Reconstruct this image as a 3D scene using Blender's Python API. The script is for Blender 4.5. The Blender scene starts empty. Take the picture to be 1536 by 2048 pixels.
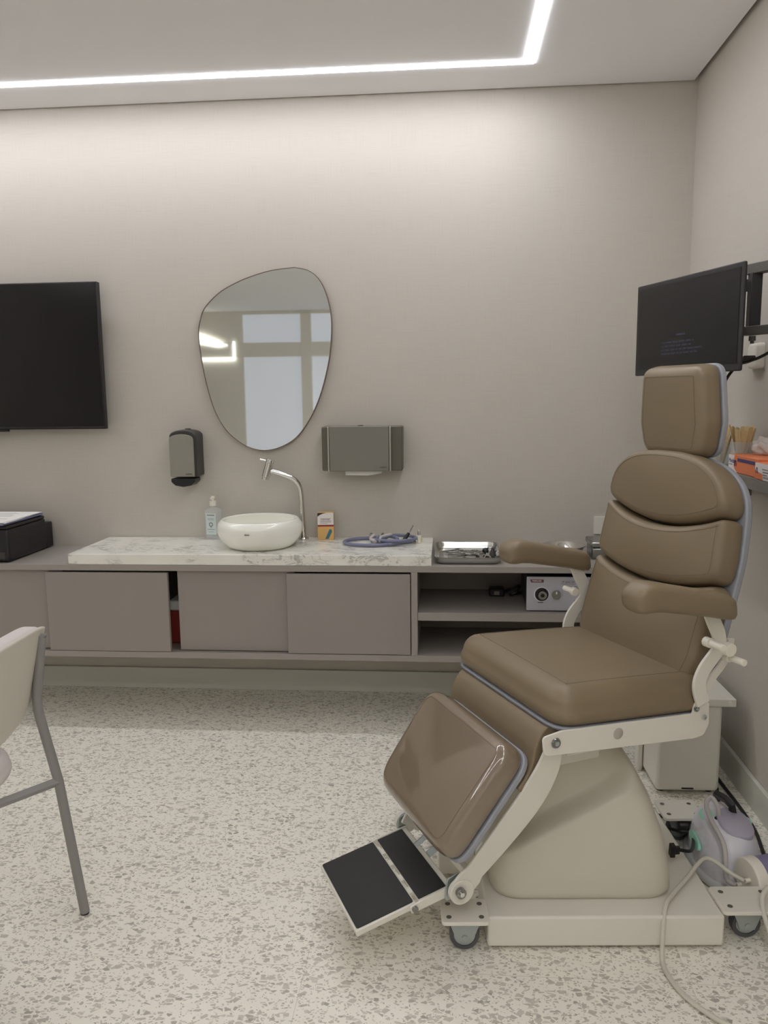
import bpy, bmesh, math, random
from mathutils import Vector, Matrix
R = math.radians
PI = math.pi
C = bpy.context.scene
COL = C.collection
random.seed(7)

# ------------------------------------------------------------------ camera
F_PX = 1580.0
H_CAM = 1.35
def cam_axes(p, y, r):
    cy, sy, cp, sp, cr, sr = math.cos(y), math.sin(y), math.cos(p), math.sin(p), math.cos(r), math.sin(r)
    f = Vector((-sy * cp, cy * cp, -sp)); rt = Vector((cy, sy, 0)); dn = f.cross(rt)
    return rt * cr + dn * sr, dn * cr - rt * sr, f
CX, CD, CF = cam_axes(R(8.26), R(4.65), R(0.66))
cd = bpy.data.cameras.new('camera'); cam = bpy.data.objects.new('camera', cd); COL.objects.link(cam)
cd.sensor_fit = 'VERTICAL'; cd.sensor_height = 36.0; cd.lens = F_PX / 2048 * 36.0
cd.clip_start = 0.05
m = Matrix((CX, -CD, -CF)).transposed().to_4x4(); m.translation = (0, 0, H_CAM)
cam.matrix_world = m
C.camera = cam

# ------------------------------------------------------------------ view, world, light levels
C.view_settings.view_transform = 'Standard'
C.view_settings.look = 'None'
C.view_settings.gamma = 1.0
C.view_settings.use_curve_mapping = False
C.view_settings.exposure = -0.08
LED_POWER = 41.0        # emission of the recessed ceiling strips
REAR_GLOW_POWER = 4.5       # added unseen ceiling fill panels and the imitated reflection behind the camera
C.cycles.use_denoising = True
C.cycles.max_bounces = 12
C.cycles.diffuse_bounces = 9
C.cycles.caustics_reflective = False
C.cycles.caustics_refractive = False
wd = bpy.data.worlds.new('world'); C.world = wd; wd.use_nodes = True
wd.node_tree.nodes['Background'].inputs[0].default_value = (0.75, 0.85, 1.0, 1)
wd.node_tree.nodes['Background'].inputs[1].default_value = 0.6

# ------------------------------------------------------------------ materials
def lin(c):
    return tuple(((v / 255.0) / 12.92 if v / 255.0 <= .04045 else ((v / 255.0 + .055) / 1.055) ** 2.4) for v in c) + (1.0,)
def mat(name, rgb, rough=.5, metal=0.0, coat=0.0, trans=0.0, alpha=1.0, emit=None, power=0.0, var=0.0, bump=0.0, bscale=200.0, spec=None, ior=None):
    mt = bpy.data.materials.new(name); mt.use_nodes = True
    nt = mt.node_tree; b = nt.nodes['Principled BSDF']
    col = lin(rgb)
    b.inputs['Base Color'].default_value = col
    b.inputs['Roughness'].default_value = rough
    b.inputs['Metallic'].default_value = metal
    b.inputs['Coat Weight'].default_value = coat
    b.inputs['Coat Roughness'].default_value = .08
    b.inputs['Transmission Weight'].default_value = trans
    b.inputs['Alpha'].default_value = alpha
    if spec is not None: b.inputs['Specular IOR Level'].default_value = spec
    if ior is not None: b.inputs['IOR'].default_value = ior
    if emit is not None:
        b.inputs['Emission Color'].default_value = lin(emit); b.inputs['Emission Strength'].default_value = power
    tc = nt.nodes.new('ShaderNodeTexCoord')
    nz = nt.nodes.new('ShaderNodeTexNoise'); nz.inputs['Scale'].default_value = bscale if bump else 6.0
    nz.inputs['Detail'].default_value = 3
    nt.links.new(tc.outputs['Object'], nz.inputs['Vector'])
    if bump:
        bp = nt.nodes.new('ShaderNodeBump'); bp.inputs['Strength'].default_value = bump; bp.inputs['Distance'].default_value = .001
        nt.links.new(nz.outputs['Fac'], bp.inputs['Height']); nt.links.new(bp.outputs['Normal'], b.inputs['Normal'])
    # slight roughness variation keeps every surface procedural
    mr = nt.nodes.new('ShaderNodeMapRange'); mr.inputs['To Min'].default_value = max(0, rough - .03); mr.inputs['To Max'].default_value = min(1, rough + .03)
    nt.links.new(nz.outputs['Fac'], mr.inputs['Value']); nt.links.new(mr.outputs['Result'], b.inputs['Roughness'])
    return mt

def mat_wall():
    mt = mat('wall_covering', (205, 196, 184), .85); nt = mt.node_tree; b = nt.nodes['Principled BSDF']
    tc = nt.nodes.new('ShaderNodeTexCoord')
    w = []
    for ax, sc in ((0, 900), (2, 700)):
        sx = nt.nodes.new('ShaderNodeTexNoise'); mp = nt.nodes.new('ShaderNodeMapping')
        s = [8, 8, 8]; s[ax] = sc; s[1] = sc if ax == 0 else 8
        mp.inputs['Scale'].default_value = s
        nt.links.new(tc.outputs['Object'], mp.inputs[0]); nt.links.new(mp.outputs[0], sx.inputs['Vector']); sx.inputs['Scale'].default_value = 1
        w.append(sx)
    ad = nt.nodes.new('ShaderNodeMath'); ad.operation = 'ADD'
    nt.links.new(w[0].outputs['Fac'], ad.inputs[0]); nt.links.new(w[1].outputs['Fac'], ad.inputs[1])
    bp = nt.nodes.new('ShaderNodeBump'); bp.inputs['Strength'].default_value = .25; bp.inputs['Distance'].default_value = .0006
    nt.links.new(ad.outputs[0], bp.inputs['Height']); nt.links.new(bp.outputs[0], b.inputs['Normal'])
    cr = nt.nodes.new('ShaderNodeValToRGB'); cr.color_ramp.elements[0].position = .7; cr.color_ramp.elements[1].position = 1.3 if False else 1.0
    cr.color_ramp.elements[0].color = lin((186, 181, 172)); cr.color_ramp.elements[1].color = lin((194, 189, 180))
    nt.links.new(ad.outputs[0], cr.inputs[0]); nt.links.new(cr.outputs[0], b.inputs['Base Color'])
    return mt

def mat_floor():
    mt = mat('terrazzo', (226, 222, 206), .38); nt = mt.node_tree; b = nt.nodes['Principled BSDF']
    N, L = nt.nodes, nt.links
    tc = N.new('ShaderNodeTexCoord')
    # warp the coordinates a little so that the chips look broken
    wn = N.new('ShaderNodeTexNoise'); wn.inputs['Scale'].default_value = 55; wn.inputs['Detail'].default_value = 2
    L.new(tc.outputs['Object'], wn.inputs['Vector'])
    wm = N.new('ShaderNodeVectorMath'); wm.operation = 'SCALE'; wm.inputs['Scale'].default_value = .0035
    L.new(wn.outputs['Color'], wm.inputs[0])
    wa = N.new('ShaderNodeVectorMath'); wa.operation = 'ADD'; L.new(tc.outputs['Object'], wa.inputs[0]); L.new(wm.outputs[0], wa.inputs[1])
    base = None
    prev = N.new('ShaderNodeMix'); prev.data_type = 'RGBA'
    n1 = N.new('ShaderNodeTexNoise'); n1.inputs['Scale'].default_value = 30; n1.inputs['Detail'].default_value = 4; L.new(tc.outputs['Object'], n1.inputs['Vector'])
    L.new(n1.outputs['Fac'], prev.inputs['Factor'])
    prev.inputs['A'].default_value = lin((233, 230, 218)); prev.inputs['B'].default_value = lin((242, 239, 228))
    last = prev.outputs['Result']
    for sc, thr, edge, ca, cb, rot, st in ((72, .26, .06, (186, 182, 170), (208, 204, 192), 0, .7), (115, .34, .08, (188, 183, 171), (214, 210, 198), .9, .7),
                                 (170, .36, .11, (180, 175, 163), (212, 208, 196), 2.1, .8), (86, .13, .09, (163, 159, 149), (184, 180, 169), 1.4, .7)):
        mp = N.new('ShaderNodeMapping'); mp.inputs['Rotation'].default_value = (0, 0, rot); mp.inputs['Scale'].default_value = (st, 1, 1); mp.inputs['Location'].default_value = (rot * 3, rot, 0)
        L.new(wa.outputs[0], mp.inputs[0])
        v1 = N.new('ShaderNodeTexVoronoi'); v1.voronoi_dimensions = '2D'; v1.inputs['Scale'].default_value = sc
        v2 = N.new('ShaderNodeTexVoronoi'); v2.voronoi_dimensions = '2D'; v2.feature = 'DISTANCE_TO_EDGE'; v2.inputs['Scale'].default_value = sc
        L.new(mp.outputs[0], v1.inputs['Vector']); L.new(mp.outputs[0], v2.inputs['Vector'])
        sp = N.new('ShaderNodeSeparateColor'); L.new(v1.outputs['Color'], sp.inputs[0])
        # each chip shrinks from its cell by its own random amount
        e = N.new('ShaderNodeMath'); e.operation = 'MULTIPLY'; e.inputs[1].default_value = .28; L.new(sp.outputs[1], e.inputs[0])
        e2 = N.new('ShaderNodeMath'); e2.operation = 'ADD'; e2.inputs[1].default_value = edge; L.new(e.outputs[0], e2.inputs[0])
        g = N.new('ShaderNodeMath'); g.operation = 'GREATER_THAN'; L.new(v2.outputs['Distance'], g.inputs[0]); L.new(e2.outputs[0], g.inputs[1])
        h = N.new('ShaderNodeMath'); h.operation = 'LESS_THAN'; h.inputs[1].default_value = thr; L.new(sp.outputs[0], h.inputs[0])
        k = N.new('ShaderNodeMath'); k.operation = 'MULTIPLY'; L.new(g.outputs[0], k.inputs[0]); L.new(h.outputs[0], k.inputs[1])
        cc = N.new('ShaderNodeMix'); cc.data_type = 'RGBA'; cc.inputs['A'].default_value = lin(ca); cc.inputs['B'].default_value = lin(cb); L.new(sp.outputs[2], cc.inputs['Factor'])
        mx = N.new('ShaderNodeMix'); mx.data_type = 'RGBA'; L.new(k.outputs[0], mx.inputs['Factor']); L.new(last, mx.inputs['A']); L.new(cc.outputs['Result'], mx.inputs['B'])
        last = mx.outputs['Result']
    # fine joints between 90 cm slabs
    br = N.new('ShaderNodeTexBrick'); br.offset = 0.0; br.inputs['Scale'].default_value = 1.0
    br.inputs['Brick Width'].default_value = .9; br.inputs['Row Height'].default_value = .9; br.inputs['Mortar Size'].default_value = .0009
    br.inputs['Color1'].default_value = (0, 0, 0, 1); br.inputs['Color2'].default_value = (0, 0, 0, 1); br.inputs['Mortar'].default_value = (1, 1, 1, 1)
    mp = N.new('ShaderNodeMapping'); mp.inputs['Location'].default_value = (.34, .1, 0); L.new(tc.outputs['Object'], mp.inputs[0]); L.new(mp.outputs[0], br.inputs['Vector'])
    hf = N.new('ShaderNodeMath'); hf.operation = 'MULTIPLY'; hf.inputs[1].default_value = .35; L.new(br.outputs['Color'], hf.inputs[0])
    mx = N.new('ShaderNodeMix'); mx.data_type = 'RGBA'; L.new(hf.outputs[0], mx.inputs['Factor']); L.new(last, mx.inputs['A']); mx.inputs['B'].default_value = lin((150, 144, 132))
    L.new(mx.outputs['Result'], b.inputs['Base Color'])
    return mt

def mat_marble():
    mt = mat('veined_marble', (236, 234, 224), .16); nt = mt.node_tree; b = nt.nodes['Principled BSDF']; N, L = nt.nodes, nt.links
    tc = N.new('ShaderNodeTexCoord')
    mp = N.new('ShaderNodeMapping'); mp.inputs['Rotation'].default_value = (0, 0, .5); mp.inputs['Scale'].default_value = (1, 2.2, 2.2); L.new(tc.outputs['Object'], mp.inputs[0])
    def vein(sc, dist, lo, hi):
        n = N.new('ShaderNodeTexNoise'); n.inputs['Scale'].default_value = sc; n.inputs['Detail'].default_value = 7; n.inputs['Distortion'].default_value = dist; n.inputs['Roughness'].default_value = .65
        L.new(mp.outputs[0], n.inputs['Vector'])
        s = N.new('ShaderNodeMath'); s.operation = 'SUBTRACT'; s.inputs[1].default_value = .5; L.new(n.outputs['Fac'], s.inputs[0])
        a = N.new('ShaderNodeMath'); a.operation = 'ABSOLUTE'; L.new(s.outputs[0], a.inputs[0])
        r = N.new('ShaderNodeMapRange'); r.inputs['From Min'].default_value = lo; r.inputs['From Max'].default_value = hi; r.inputs['To Min'].default_value = 1; r.inputs['To Max'].default_value = 0
        L.new(a.outputs[0], r.inputs['Value']); return r.outputs['Result']
    v = vein(4, 1.6, .0, .035)
    pn = N.new('ShaderNodeTexNoise'); pn.inputs['Scale'].default_value = 7; pn.inputs['Detail'].default_value = 2; L.new(tc.outputs['Object'], pn.inputs['Vector'])
    pr = N.new('ShaderNodeMapRange'); pr.inputs['From Min'].default_value = .44; pr.inputs['From Max'].default_value = .56; L.new(pn.outputs['Fac'], pr.inputs['Value'])
    m1 = N.new('ShaderNodeMath'); m1.operation = 'MULTIPLY'; L.new(v, m1.inputs[0]); L.new(pr.outputs['Result'], m1.inputs[1])
    sn = N.new('ShaderNodeTexNoise'); sn.inputs['Scale'].default_value = 55; sn.inputs['Detail'].default_value = 4; L.new(mp.outputs[0], sn.inputs['Vector'])
    sr = N.new('ShaderNodeMapRange'); sr.inputs['From Min'].default_value = .57; sr.inputs['From Max'].default_value = .66; L.new(sn.outputs['Fac'], sr.inputs['Value'])
    m2 = N.new('ShaderNodeMath'); m2.operation = 'MULTIPLY'; L.new(sr.outputs['Result'], m2.inputs[0]); L.new(pr.outputs['Result'], m2.inputs[1])
    mx0 = N.new('ShaderNodeMath'); mx0.operation = 'MAXIMUM'; L.new(m1.outputs[0], mx0.inputs[0]); L.new(m2.outputs[0], mx0.inputs[1])
    md = N.new('ShaderNodeMath'); md.operation = 'MULTIPLY'; md.inputs[1].default_value = .7; L.new(mx0.outputs[0], md.inputs[0])
    soft = N.new('ShaderNodeMix'); soft.data_type = 'RGBA'; L.new(pn.outputs['Fac'], soft.inputs['Factor']); soft.inputs['A'].default_value = lin((240, 239, 230)); soft.inputs['B'].default_value = lin((218, 217, 209))
    mx = N.new('ShaderNodeMix'); mx.data_type = 'RGBA'; L.new(md.outputs[0], mx.inputs['Factor']); L.new(soft.outputs['Result'], mx.inputs['A']); mx.inputs['B'].default_value = lin((140, 139, 136))
    L.new(mx.outputs['Result'], b.inputs['Base Color'])
    return mt

M = {}
M['wall'] = mat_wall(); M['floor'] = mat_floor(); M['marble'] = mat_marble()
M['ceiling'] = mat('ceiling_paint', (240, 240, 243), .9)
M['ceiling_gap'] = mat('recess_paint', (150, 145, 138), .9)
M['base'] = mat('baseboard_paint', (205, 205, 196), .45)
M['lacquer'] = mat('greige_lacquer', (152, 146, 140), .5)
M['lacquer_door'] = mat('greige_lacquer_door', (146, 139, 134), .48)
M['lacquer_in'] = mat('greige_lacquer_inside', (150, 142, 134), .6)
M['brown'] = mat('brown_vinyl', (127, 112, 89), .42, bump=.12, bscale=500)
M['brown_gloss'] = mat('brown_vinyl_under_clear_film', (122, 106, 87), .38, coat=1.0, bump=.5, bscale=14)
M['brown_gloss'].node_tree.nodes['Principled BSDF'].inputs['Coat IOR'].default_value = 1.75; M['brown_gloss'].node_tree.nodes['Principled BSDF'].inputs['Coat Roughness'].default_value = .04
M['seam'] = mat('brown_seam', (112, 98, 78), .6)
M['trim'] = mat('blue_grey_trim', (152, 155, 163), .45)
M['white'] = mat('cream_powder_coat', (222, 219, 209), .42)
M['shroud'] = mat('beige_shroud_plastic', (203, 199, 184), .5)
M['chrome'] = mat('chrome', (225, 225, 222), .1, metal=1)
M['steel'] = mat('brushed_steel', (150, 150, 147), .26, metal=1)
M['zinc'] = mat('zinc_plate', (176, 184, 184), .38, metal=.7)
M['rubber'] = mat('black_rubber', (34, 35, 33), .6, bump=.2, bscale=900)
M['black'] = mat('black_plastic', (22, 21, 22), .4)
M['black_matte'] = mat('black_matte_metal', (40, 39, 38), .55)
M['grey_metal'] = mat('dark_grey_metal', (92, 90, 84), .5)
M['screen'] = mat('dark_screen', (12, 12, 14), .16)
M['screen_m'] = mat('dark_monitor_screen', (13, 13, 15), .3)
M['mirror'] = mat('mirror_glass', (222, 226, 226), .01, metal=1)
M['mirror_rim'] = mat('brown_mirror_rim', (106, 90, 78), .4)
M['disp'] = mat('grey_dispenser_plastic', (120, 117, 108), .42)
M['disp_side'] = mat('olive_grey_dispenser_side', (92, 88, 76), .42)
M['disp_edge'] = mat('light_dispenser_edge', (170, 168, 156), .4)
M['dark'] = mat('charcoal_plastic', (52, 50, 48), .42)
M['ceramic'] = mat('white_ceramic', (240, 240, 232), .08, coat=.4)
M['plastic_white'] = mat('white_plastic', (232, 228, 216), .35)
M['lilac_white'] = mat('lilac_white_plastic', (226, 224, 232), .28)
M['lilac'] = mat('lilac_panel', (180, 176, 192), .35)
M['mint'] = mat('mint_panel', (165, 226, 204), .35)
M['purple'] = mat('purple_plastic', (132, 124, 160), .35)
M['clear'] = mat('clear_plastic', (222, 228, 228), .08, alpha=.28)
M['tube_clear'] = mat('clear_hose', (226, 223, 210), .3, trans=.25, ior=1.3)
M['tube_thin'] = mat('clear_suction_hose', (205, 200, 198), .2, trans=.15, ior=1.3)
M['wood'] = mat('pale_wood', (212, 186, 140), .7)
M['orange'] = mat('orange_print', (222, 124, 78), .5)
M['print_white'] = mat('white_card', (232, 226, 222), .55)
M['navy'] = mat('navy_print', (58, 50, 110), .5)
M['paper'] = mat('white_paper', (232, 230, 226), .8)
M['paper_blue'] = mat('bluish_paper', (120, 122, 160), .7)
M['text_dark'] = mat('dark_print', (50, 50, 48), .6)
M['text_grey'] = mat('grey_print', (120, 120, 120), .6)
M['text_blue'] = mat('faint_blue_screen_text', (44, 46, 62), .5, emit=(60, 66, 100), power=.1)
M['text_white'] = mat('white_print', (230, 225, 220), .6)
M['badge'] = mat('maroon_badge', (104, 60, 58), .5)
M['panel_grey'] = mat('light_grey_metal_panel', (176, 175, 182), .45)
M['dark_metal'] = mat('dark_grey_casing', (58, 57, 56), .55)
M['green'] = mat('green_switch', (60, 110, 95), .4)
M['red'] = mat('dark_red_print', (150, 52, 44), .5)
M['card_yellow'] = mat('yellow_card', (222, 178, 110), .55)
M['teal'] = mat('teal_print', (58, 120, 136), .5)
M['hose_blue'] = mat('blue_grey_hose', (112, 115, 140), .4)
M['chair_white'] = mat('off_white_upholstery', (205, 202, 190), .7, bump=.1, bscale=700)
M['chair_pink'] = mat('light_seat_upholstery', (214, 208, 206), .7)
M['chair_frame'] = mat('grey_painted_tube', (138, 136, 134), .45)
M['glassblind'] = mat('daylit_roller_blind', (226, 230, 240), .6, emit=(236, 240, 250), power=.30)
M['frame_white'] = mat('cream_window_frame', (232, 229, 220), .5)
M['led'] = mat('led_diffuser', (255, 255, 255), .5, emit=(250, 250, 255), power=LED_POWER)
M['rear_glow'] = mat('added_rear_glow', (255, 255, 255), .5, emit=(255, 251, 244), power=REAR_GLOW_POWER)  # glow of the added fill panels and the imitated reflection
M['switch_grey'] = mat('outlet_white', (226, 224, 214), .4)

# ------------------------------------------------------------------ mesh helpers
def fin(name, bm, m, parent=None, smooth=True, ang=35, bevel=0.0, seg=2, label=None):
    bmesh.ops.recalc_face_normals(bm, faces=bm.faces[:])
    me = bpy.data.meshes.new(name); bm.to_mesh(me); bm.free()
    me.materials.append(m)
    if smooth:
        for p in me.polygons: p.use_smooth = True
        me.set_sharp_from_angle(angle=R(ang))
    o = bpy.data.objects.new(name, me); COL.objects.link(o)
    if parent is not None: o.parent = parent
    if bevel:
        b = o.modifiers.new('Bevel', 'BEVEL'); b.width = bevel; b.segments = seg; b.limit_method = 'ANGLE'; b.angle_limit = R(40)
    if label: o['label'] = label
    return o
def BM(): return bmesh.new()
def box(bm, a, b, mx=None):
    a, b = Vector(a), Vector(b)
    vs = [bm.verts.new((x, y, z)) for x in (a.x, b.x) for y in (a.y, b.y) for z in (a.z, b.z)]
    for f in ((0, 1, 3, 2), (4, 6, 7, 5), (0, 4, 5, 1), (2, 3, 7, 6), (0, 2, 6, 4), (1, 5, 7, 3)):
        bm.faces.new([vs[i] for i in f])
    if mx is not None: bmesh.ops.transform(bm, matrix=mx, verts=vs)
    return vs
def obox(name, a, b, m, parent=None, bevel=0.002, label=None, seg=2):
    bm = BM(); box(bm, a, b); return fin(name, bm, m, parent, bevel=bevel, seg=seg, label=label)
def prism(bm, poly, z0, z1, mx=None):
    n = len(poly)
    lo = [bm.verts.new((p[0], p[1], z0)) for p in poly]; hi = [bm.verts.new((p[0], p[1], z1)) for p in poly]
    bm.faces.new(lo[::-1]); bm.faces.new(hi)
    for i in range(n): bm.faces.new((lo[i], lo[(i + 1) % n], hi[(i + 1) % n], hi[i]))
    if mx is not None: bmesh.ops.transform(bm, matrix=mx, verts=lo + hi)
    return lo + hi
def frame(o, X, Y):
    X = Vector(X).normalized(); Y = Vector(Y).normalized(); Z = X.cross(Y).normalized()
    mx = Matrix((X, Y, Z)).transposed().to_4x4(); mx.translation = Vector(o); return mx
SIDE = frame((0, 0, 0), (1, 0, 0), (0, 0, 1))        # (x,y)->(u,z), extrudes along -v
def catmull(pts, n=8):
    P = [Vector(p) for p in pts]; P = [P[0] * 2 - P[1]] + P + [P[-1] * 2 - P[-2]]
    out = []
    for i in range(1, len(P) - 2):
        for k in range(n):
            t = k / n; a, b, c, d = P[i - 1], P[i], P[i + 1], P[i + 2]
            out.append(.5 * ((2 * b) + (c - a) * t + (2 * a - 5 * b + 4 * c - d) * t * t + (3 * b - a - 3 * c + d) * t ** 3))
    out.append(P[-2]); return out
def tube(bm, path, r, n=10, cap=True, flat=None):
    path = [Vector(p) for p in path]
    rs = r if isinstance(r, (list, tuple)) else [r] * len(path)
    T = []
    for i in range(len(path)):
        a = path[max(0, i - 1)]; b = path[min(len(path) - 1, i + 1)]; T.append((b - a).normalized())
    up = Vector((0, 0, 1)) if abs(T[0].z) < .9 else Vector((1, 0, 0))
    nrm = T[0].cross(up).normalized(); rings = []
    for i, p in enumerate(path):
        nrm = (nrm - T[i] * nrm.dot(T[i])).normalized(); bn = T[i].cross(nrm)
        fx, fy = flat if flat else (1, 1)
        rings.append([bm.verts.new(p + (nrm * math.cos(2 * PI * k / n) * fx + bn * math.sin(2 * PI * k / n) * fy) * rs[i]) for k in range(n)])
    for a, b in zip(rings, rings[1:]):
        for k in range(n): bm.faces.new((a[k], a[(k + 1) % n], b[(k + 1) % n], b[k]))
    if cap: bm.faces.new(rings[0][::-1]); bm.faces.new(rings[-1])
    return rings
def cyl(bm, a, b, r, n=20, r2=None): return tube(bm, [a, b], [r, r if r2 is None else r2], n)
def lathe(bm, prof, n=40, mx=None, close=False):
    vs = []; rings = []
    for r, z in prof:
        if r < 1e-5: v = bm.verts.new((0, 0, z)); rings.append([v]); vs.append(v)
        else:
            ring = [bm.verts.new((r * math.cos(2 * PI * k / n), r * math.sin(2 * PI * k / n), z)) for k in range(n)]; rings.append(ring); vs += ring
    prs = list(zip(rings, rings[1:])) + ([(rings[-1], rings[0])] if close else [])
    for a, b in prs:
        for k in range(n):
            k2 = (k + 1) % n
            if len(a) == 1: bm.faces.new((a[0], b[k2], b[k]))
            elif len(b) == 1: bm.faces.new((a[k], a[k2], b[0]))
            else: bm.faces.new((a[k], a[k2], b[k2], b[k]))
    if mx is not None: bmesh.ops.transform(bm, matrix=mx, verts=vs)
    return vs
def area(p): return sum(p[i][0] * p[(i + 1) % len(p)][1] - p[(i + 1) % len(p)][0] * p[i][1] for i in range(len(p))) / 2
def rpoly(pts, rad, n=7):
    """polygon with filleted corners; rad = number or one per corner"""
    if area(pts) < 0: 
        pts = pts[::-1]; rad = rad if not isinstance(rad, (list, tuple)) else rad[::-1]
    out = []
    for i, p in enumerate(pts):
        r = rad[i] if isinstance(rad, (list, tuple)) else rad
        p = Vector(p); a = Vector(pts[i - 1]); b = Vector(pts[(i + 1) % len(pts)])
        if r <= 0: out.append(tuple(p)); continue
        da, db = (a - p), (b - p); ang = da.angle(db)
        if ang > PI - .02: out.append(tuple(p)); continue
        t = min(r / math.tan(ang / 2), da.length * .49, db.length * .49)
        p0, p1 = p + da.normalized() * t, p + db.normalized() * t
        for k in range(n + 1):
            s = k / n; out.append(tuple(p0 * (1 - s) ** 2 + p * 2 * s * (1 - s) + p1 * s * s))
    return out
def resample(poly, d):
    out = []
    for i, p in enumerate(poly):
        a, b = Vector(p), Vector(poly[(i + 1) % len(poly)]); L = (b - a).length
        if L < 1e-6: continue
        k = max(1, round(L / d))
        for j in range(k): out.append(tuple(a.lerp(b, j / k)))
    return out
def inset(poly, d):
    n = len(poly); out = []
    for i in range(n):
        a, p, b = Vector(poly[i - 1]), Vector(poly[i]), Vector(poly[(i + 1) % n])
        t = (b - a).normalized(); nr = Vector((-t.y, t.x)); out.append(tuple(p + nr * d))
    return out
def pad(bm, poly, T, r, crown, mx, d=.018, bulge=.004, botr=.006):
    """upholstered cushion: outline -> rounded rim -> crowned top; returns the seam ring"""
    poly = resample(poly, d); n = len(poly)
    cx = sum(p[0] for p in poly) / n; cy = sum(p[1] for p in poly) / n
    lv = [(inset(poly, botr), 0.0), (inset(poly, 0), botr)]
    for k in range(1, 4): lv.append((inset(poly, -bulge * math.sin(PI * k / 4)), botr + (T - r - botr) * k / 4))
    for k in range(0, 8):
        a = PI / 2 * k / 7; lv.append((inset(poly, r * (1 - math.cos(a))), T - r + r * math.sin(a)))
    rim = lv[-1][0]
    for s in (.92, .82, .70, .56, .42, .28, .14):
        lv.append(([(cx + (p[0] - cx) * s, cy + (p[1] - cy) * s) for p in rim], T))
    hx = max(abs(p[0] - cx) for p in poly); hy = max(abs(p[1] - cy) for p in poly)
    def cz(p, z): return z + crown * max(0, 1 - .9 * ((p[0] - cx) / hx) ** 2) * max(0, 1 - .9 * ((p[1] - cy) / hy) ** 2) * (z / T) ** 2
    rings = [[bm.verts.new(mx @ Vector((p[0], p[1], cz(p, z)))) for p in pl] for pl, z in lv]
    for a, b in zip(rings, rings[1:]):
        for k in range(n): bm.faces.new((a[k], a[(k + 1) % n], b[(k + 1) % n], b[k]))
    c = bm.verts.new(mx @ Vector((cx, cy, T + crown)))
    for k in range(n): bm.faces.new((rings[-1][k], rings[-1][(k + 1) % n], c))
    bm.faces.new(rings[0][::-1])
    return [mx @ Vector((p[0], p[1], cz(p, T) + .0001)) for p in rim]
def seam(ring, parent, m=None, r=.0008, name='seam'):
    bm = BM(); ring = list(ring) + [ring[0], ring[1]]; tube(bm, ring, r, 5, cap=False); return fin(name, bm, m or M['seam'], parent)
def loft(bm, rings, cap=True, mx=None):
    V = [[bm.verts.new(mx @ Vector(p) if mx is not None else p) for p in r] for r in rings]; n = len(V[0])
    for a, b in zip(V, V[1:]):
        for k in range(n): bm.faces.new((a[k], a[(k + 1) % n], b[(k + 1) % n], b[k]))
    if cap: bm.faces.new(V[0][::-1]); bm.faces.new(V[-1])
    return V
def rrect(x0, x1, y0, y1, r, n=6): return rpoly([(x0, y0), (x1, y0), (x1, y1), (x0, y1)], r, n)
def thing(name, label, cat, loc=(0, 0, 0), rotz=0.0, group=None):
    o = bpy.data.objects.new(name, None); COL.objects.link(o); o.empty_display_size = .05
    o.location = loc; o.rotation_euler = (0, 0, rotz); o['label'] = label; o['category'] = cat; o['kind'] = 'thing'
    if group: o['group'] = group
    return o
def tag(o, label, cat, group=None, kind='thing'):
    o['label'] = label; o['category'] = cat; o['kind'] = kind
    if group: o['group'] = group
    return o
def struct(name, bm, m, bevel=0.0, label=None, parent=None):
    o = fin(name, bm, m, parent, bevel=bevel)
    if parent is None: o['kind'] = 'structure'
    if label: o['label'] = label
    return o
def text(name, body, size, m, parent, mx, depth=.0004, shear=0.0, align='LEFT', sx=1.0):
    cu = bpy.data.curves.new(name, 'FONT'); cu.body = body; cu.size = size; cu.extrude = depth; cu.shear = shear; cu.align_x = align; cu.align_y = 'CENTER'; cu.resolution_u = 3
    t = bpy.data.objects.new(name + '_tmp', cu); COL.objects.link(t)
    bpy.context.view_layer.update()
    me = bpy.data.meshes.new_from_object(t.evaluated_get(bpy.context.evaluated_depsgraph_get()))
    bpy.data.objects.remove(t); bpy.data.curves.remove(cu)
    me.transform(mx @ Matrix.Diagonal((sx, 1, 1, 1))); me.materials.clear(); me.materials.append(m); me.name = name
    o = bpy.data.objects.new(name, me); COL.objects.link(o); o.parent = parent; return o
FRONT = lambda x, y, z: frame((x, y, z), (1, 0, 0), (0, 0, 1))     # writing that faces the camera (-y)

# ------------------------------------------------------------------ room
XR, YB, ZC, XL, YN = 1.009, 3.5, 2.60, -4.0, -4.5
bm = BM(); box(bm, (XL - .1, YN - .1, -.1), (XR + .1, YB + .1, 0)); o = struct('floor', bm, M['floor'], label='speckled off-white terrazzo floor')
bm = BM(); box(bm, (XL - .1, YB, 0), (XR + .1, YB + .1, 2.75)); struct('wall_back', bm, M['wall'], label='greige papered wall behind the vanity')
bm = BM(); box(bm, (XR, YN, 0), (XR + .1, YB, 2.75)); struct('wall_right', bm, M['wall'], label='greige papered wall beside the examination chair')
bm = BM(); box(bm, (XL - .1, YN, 0), (XL, YB, 2.75)); struct('wall_left', bm, M['wall'])
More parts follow.
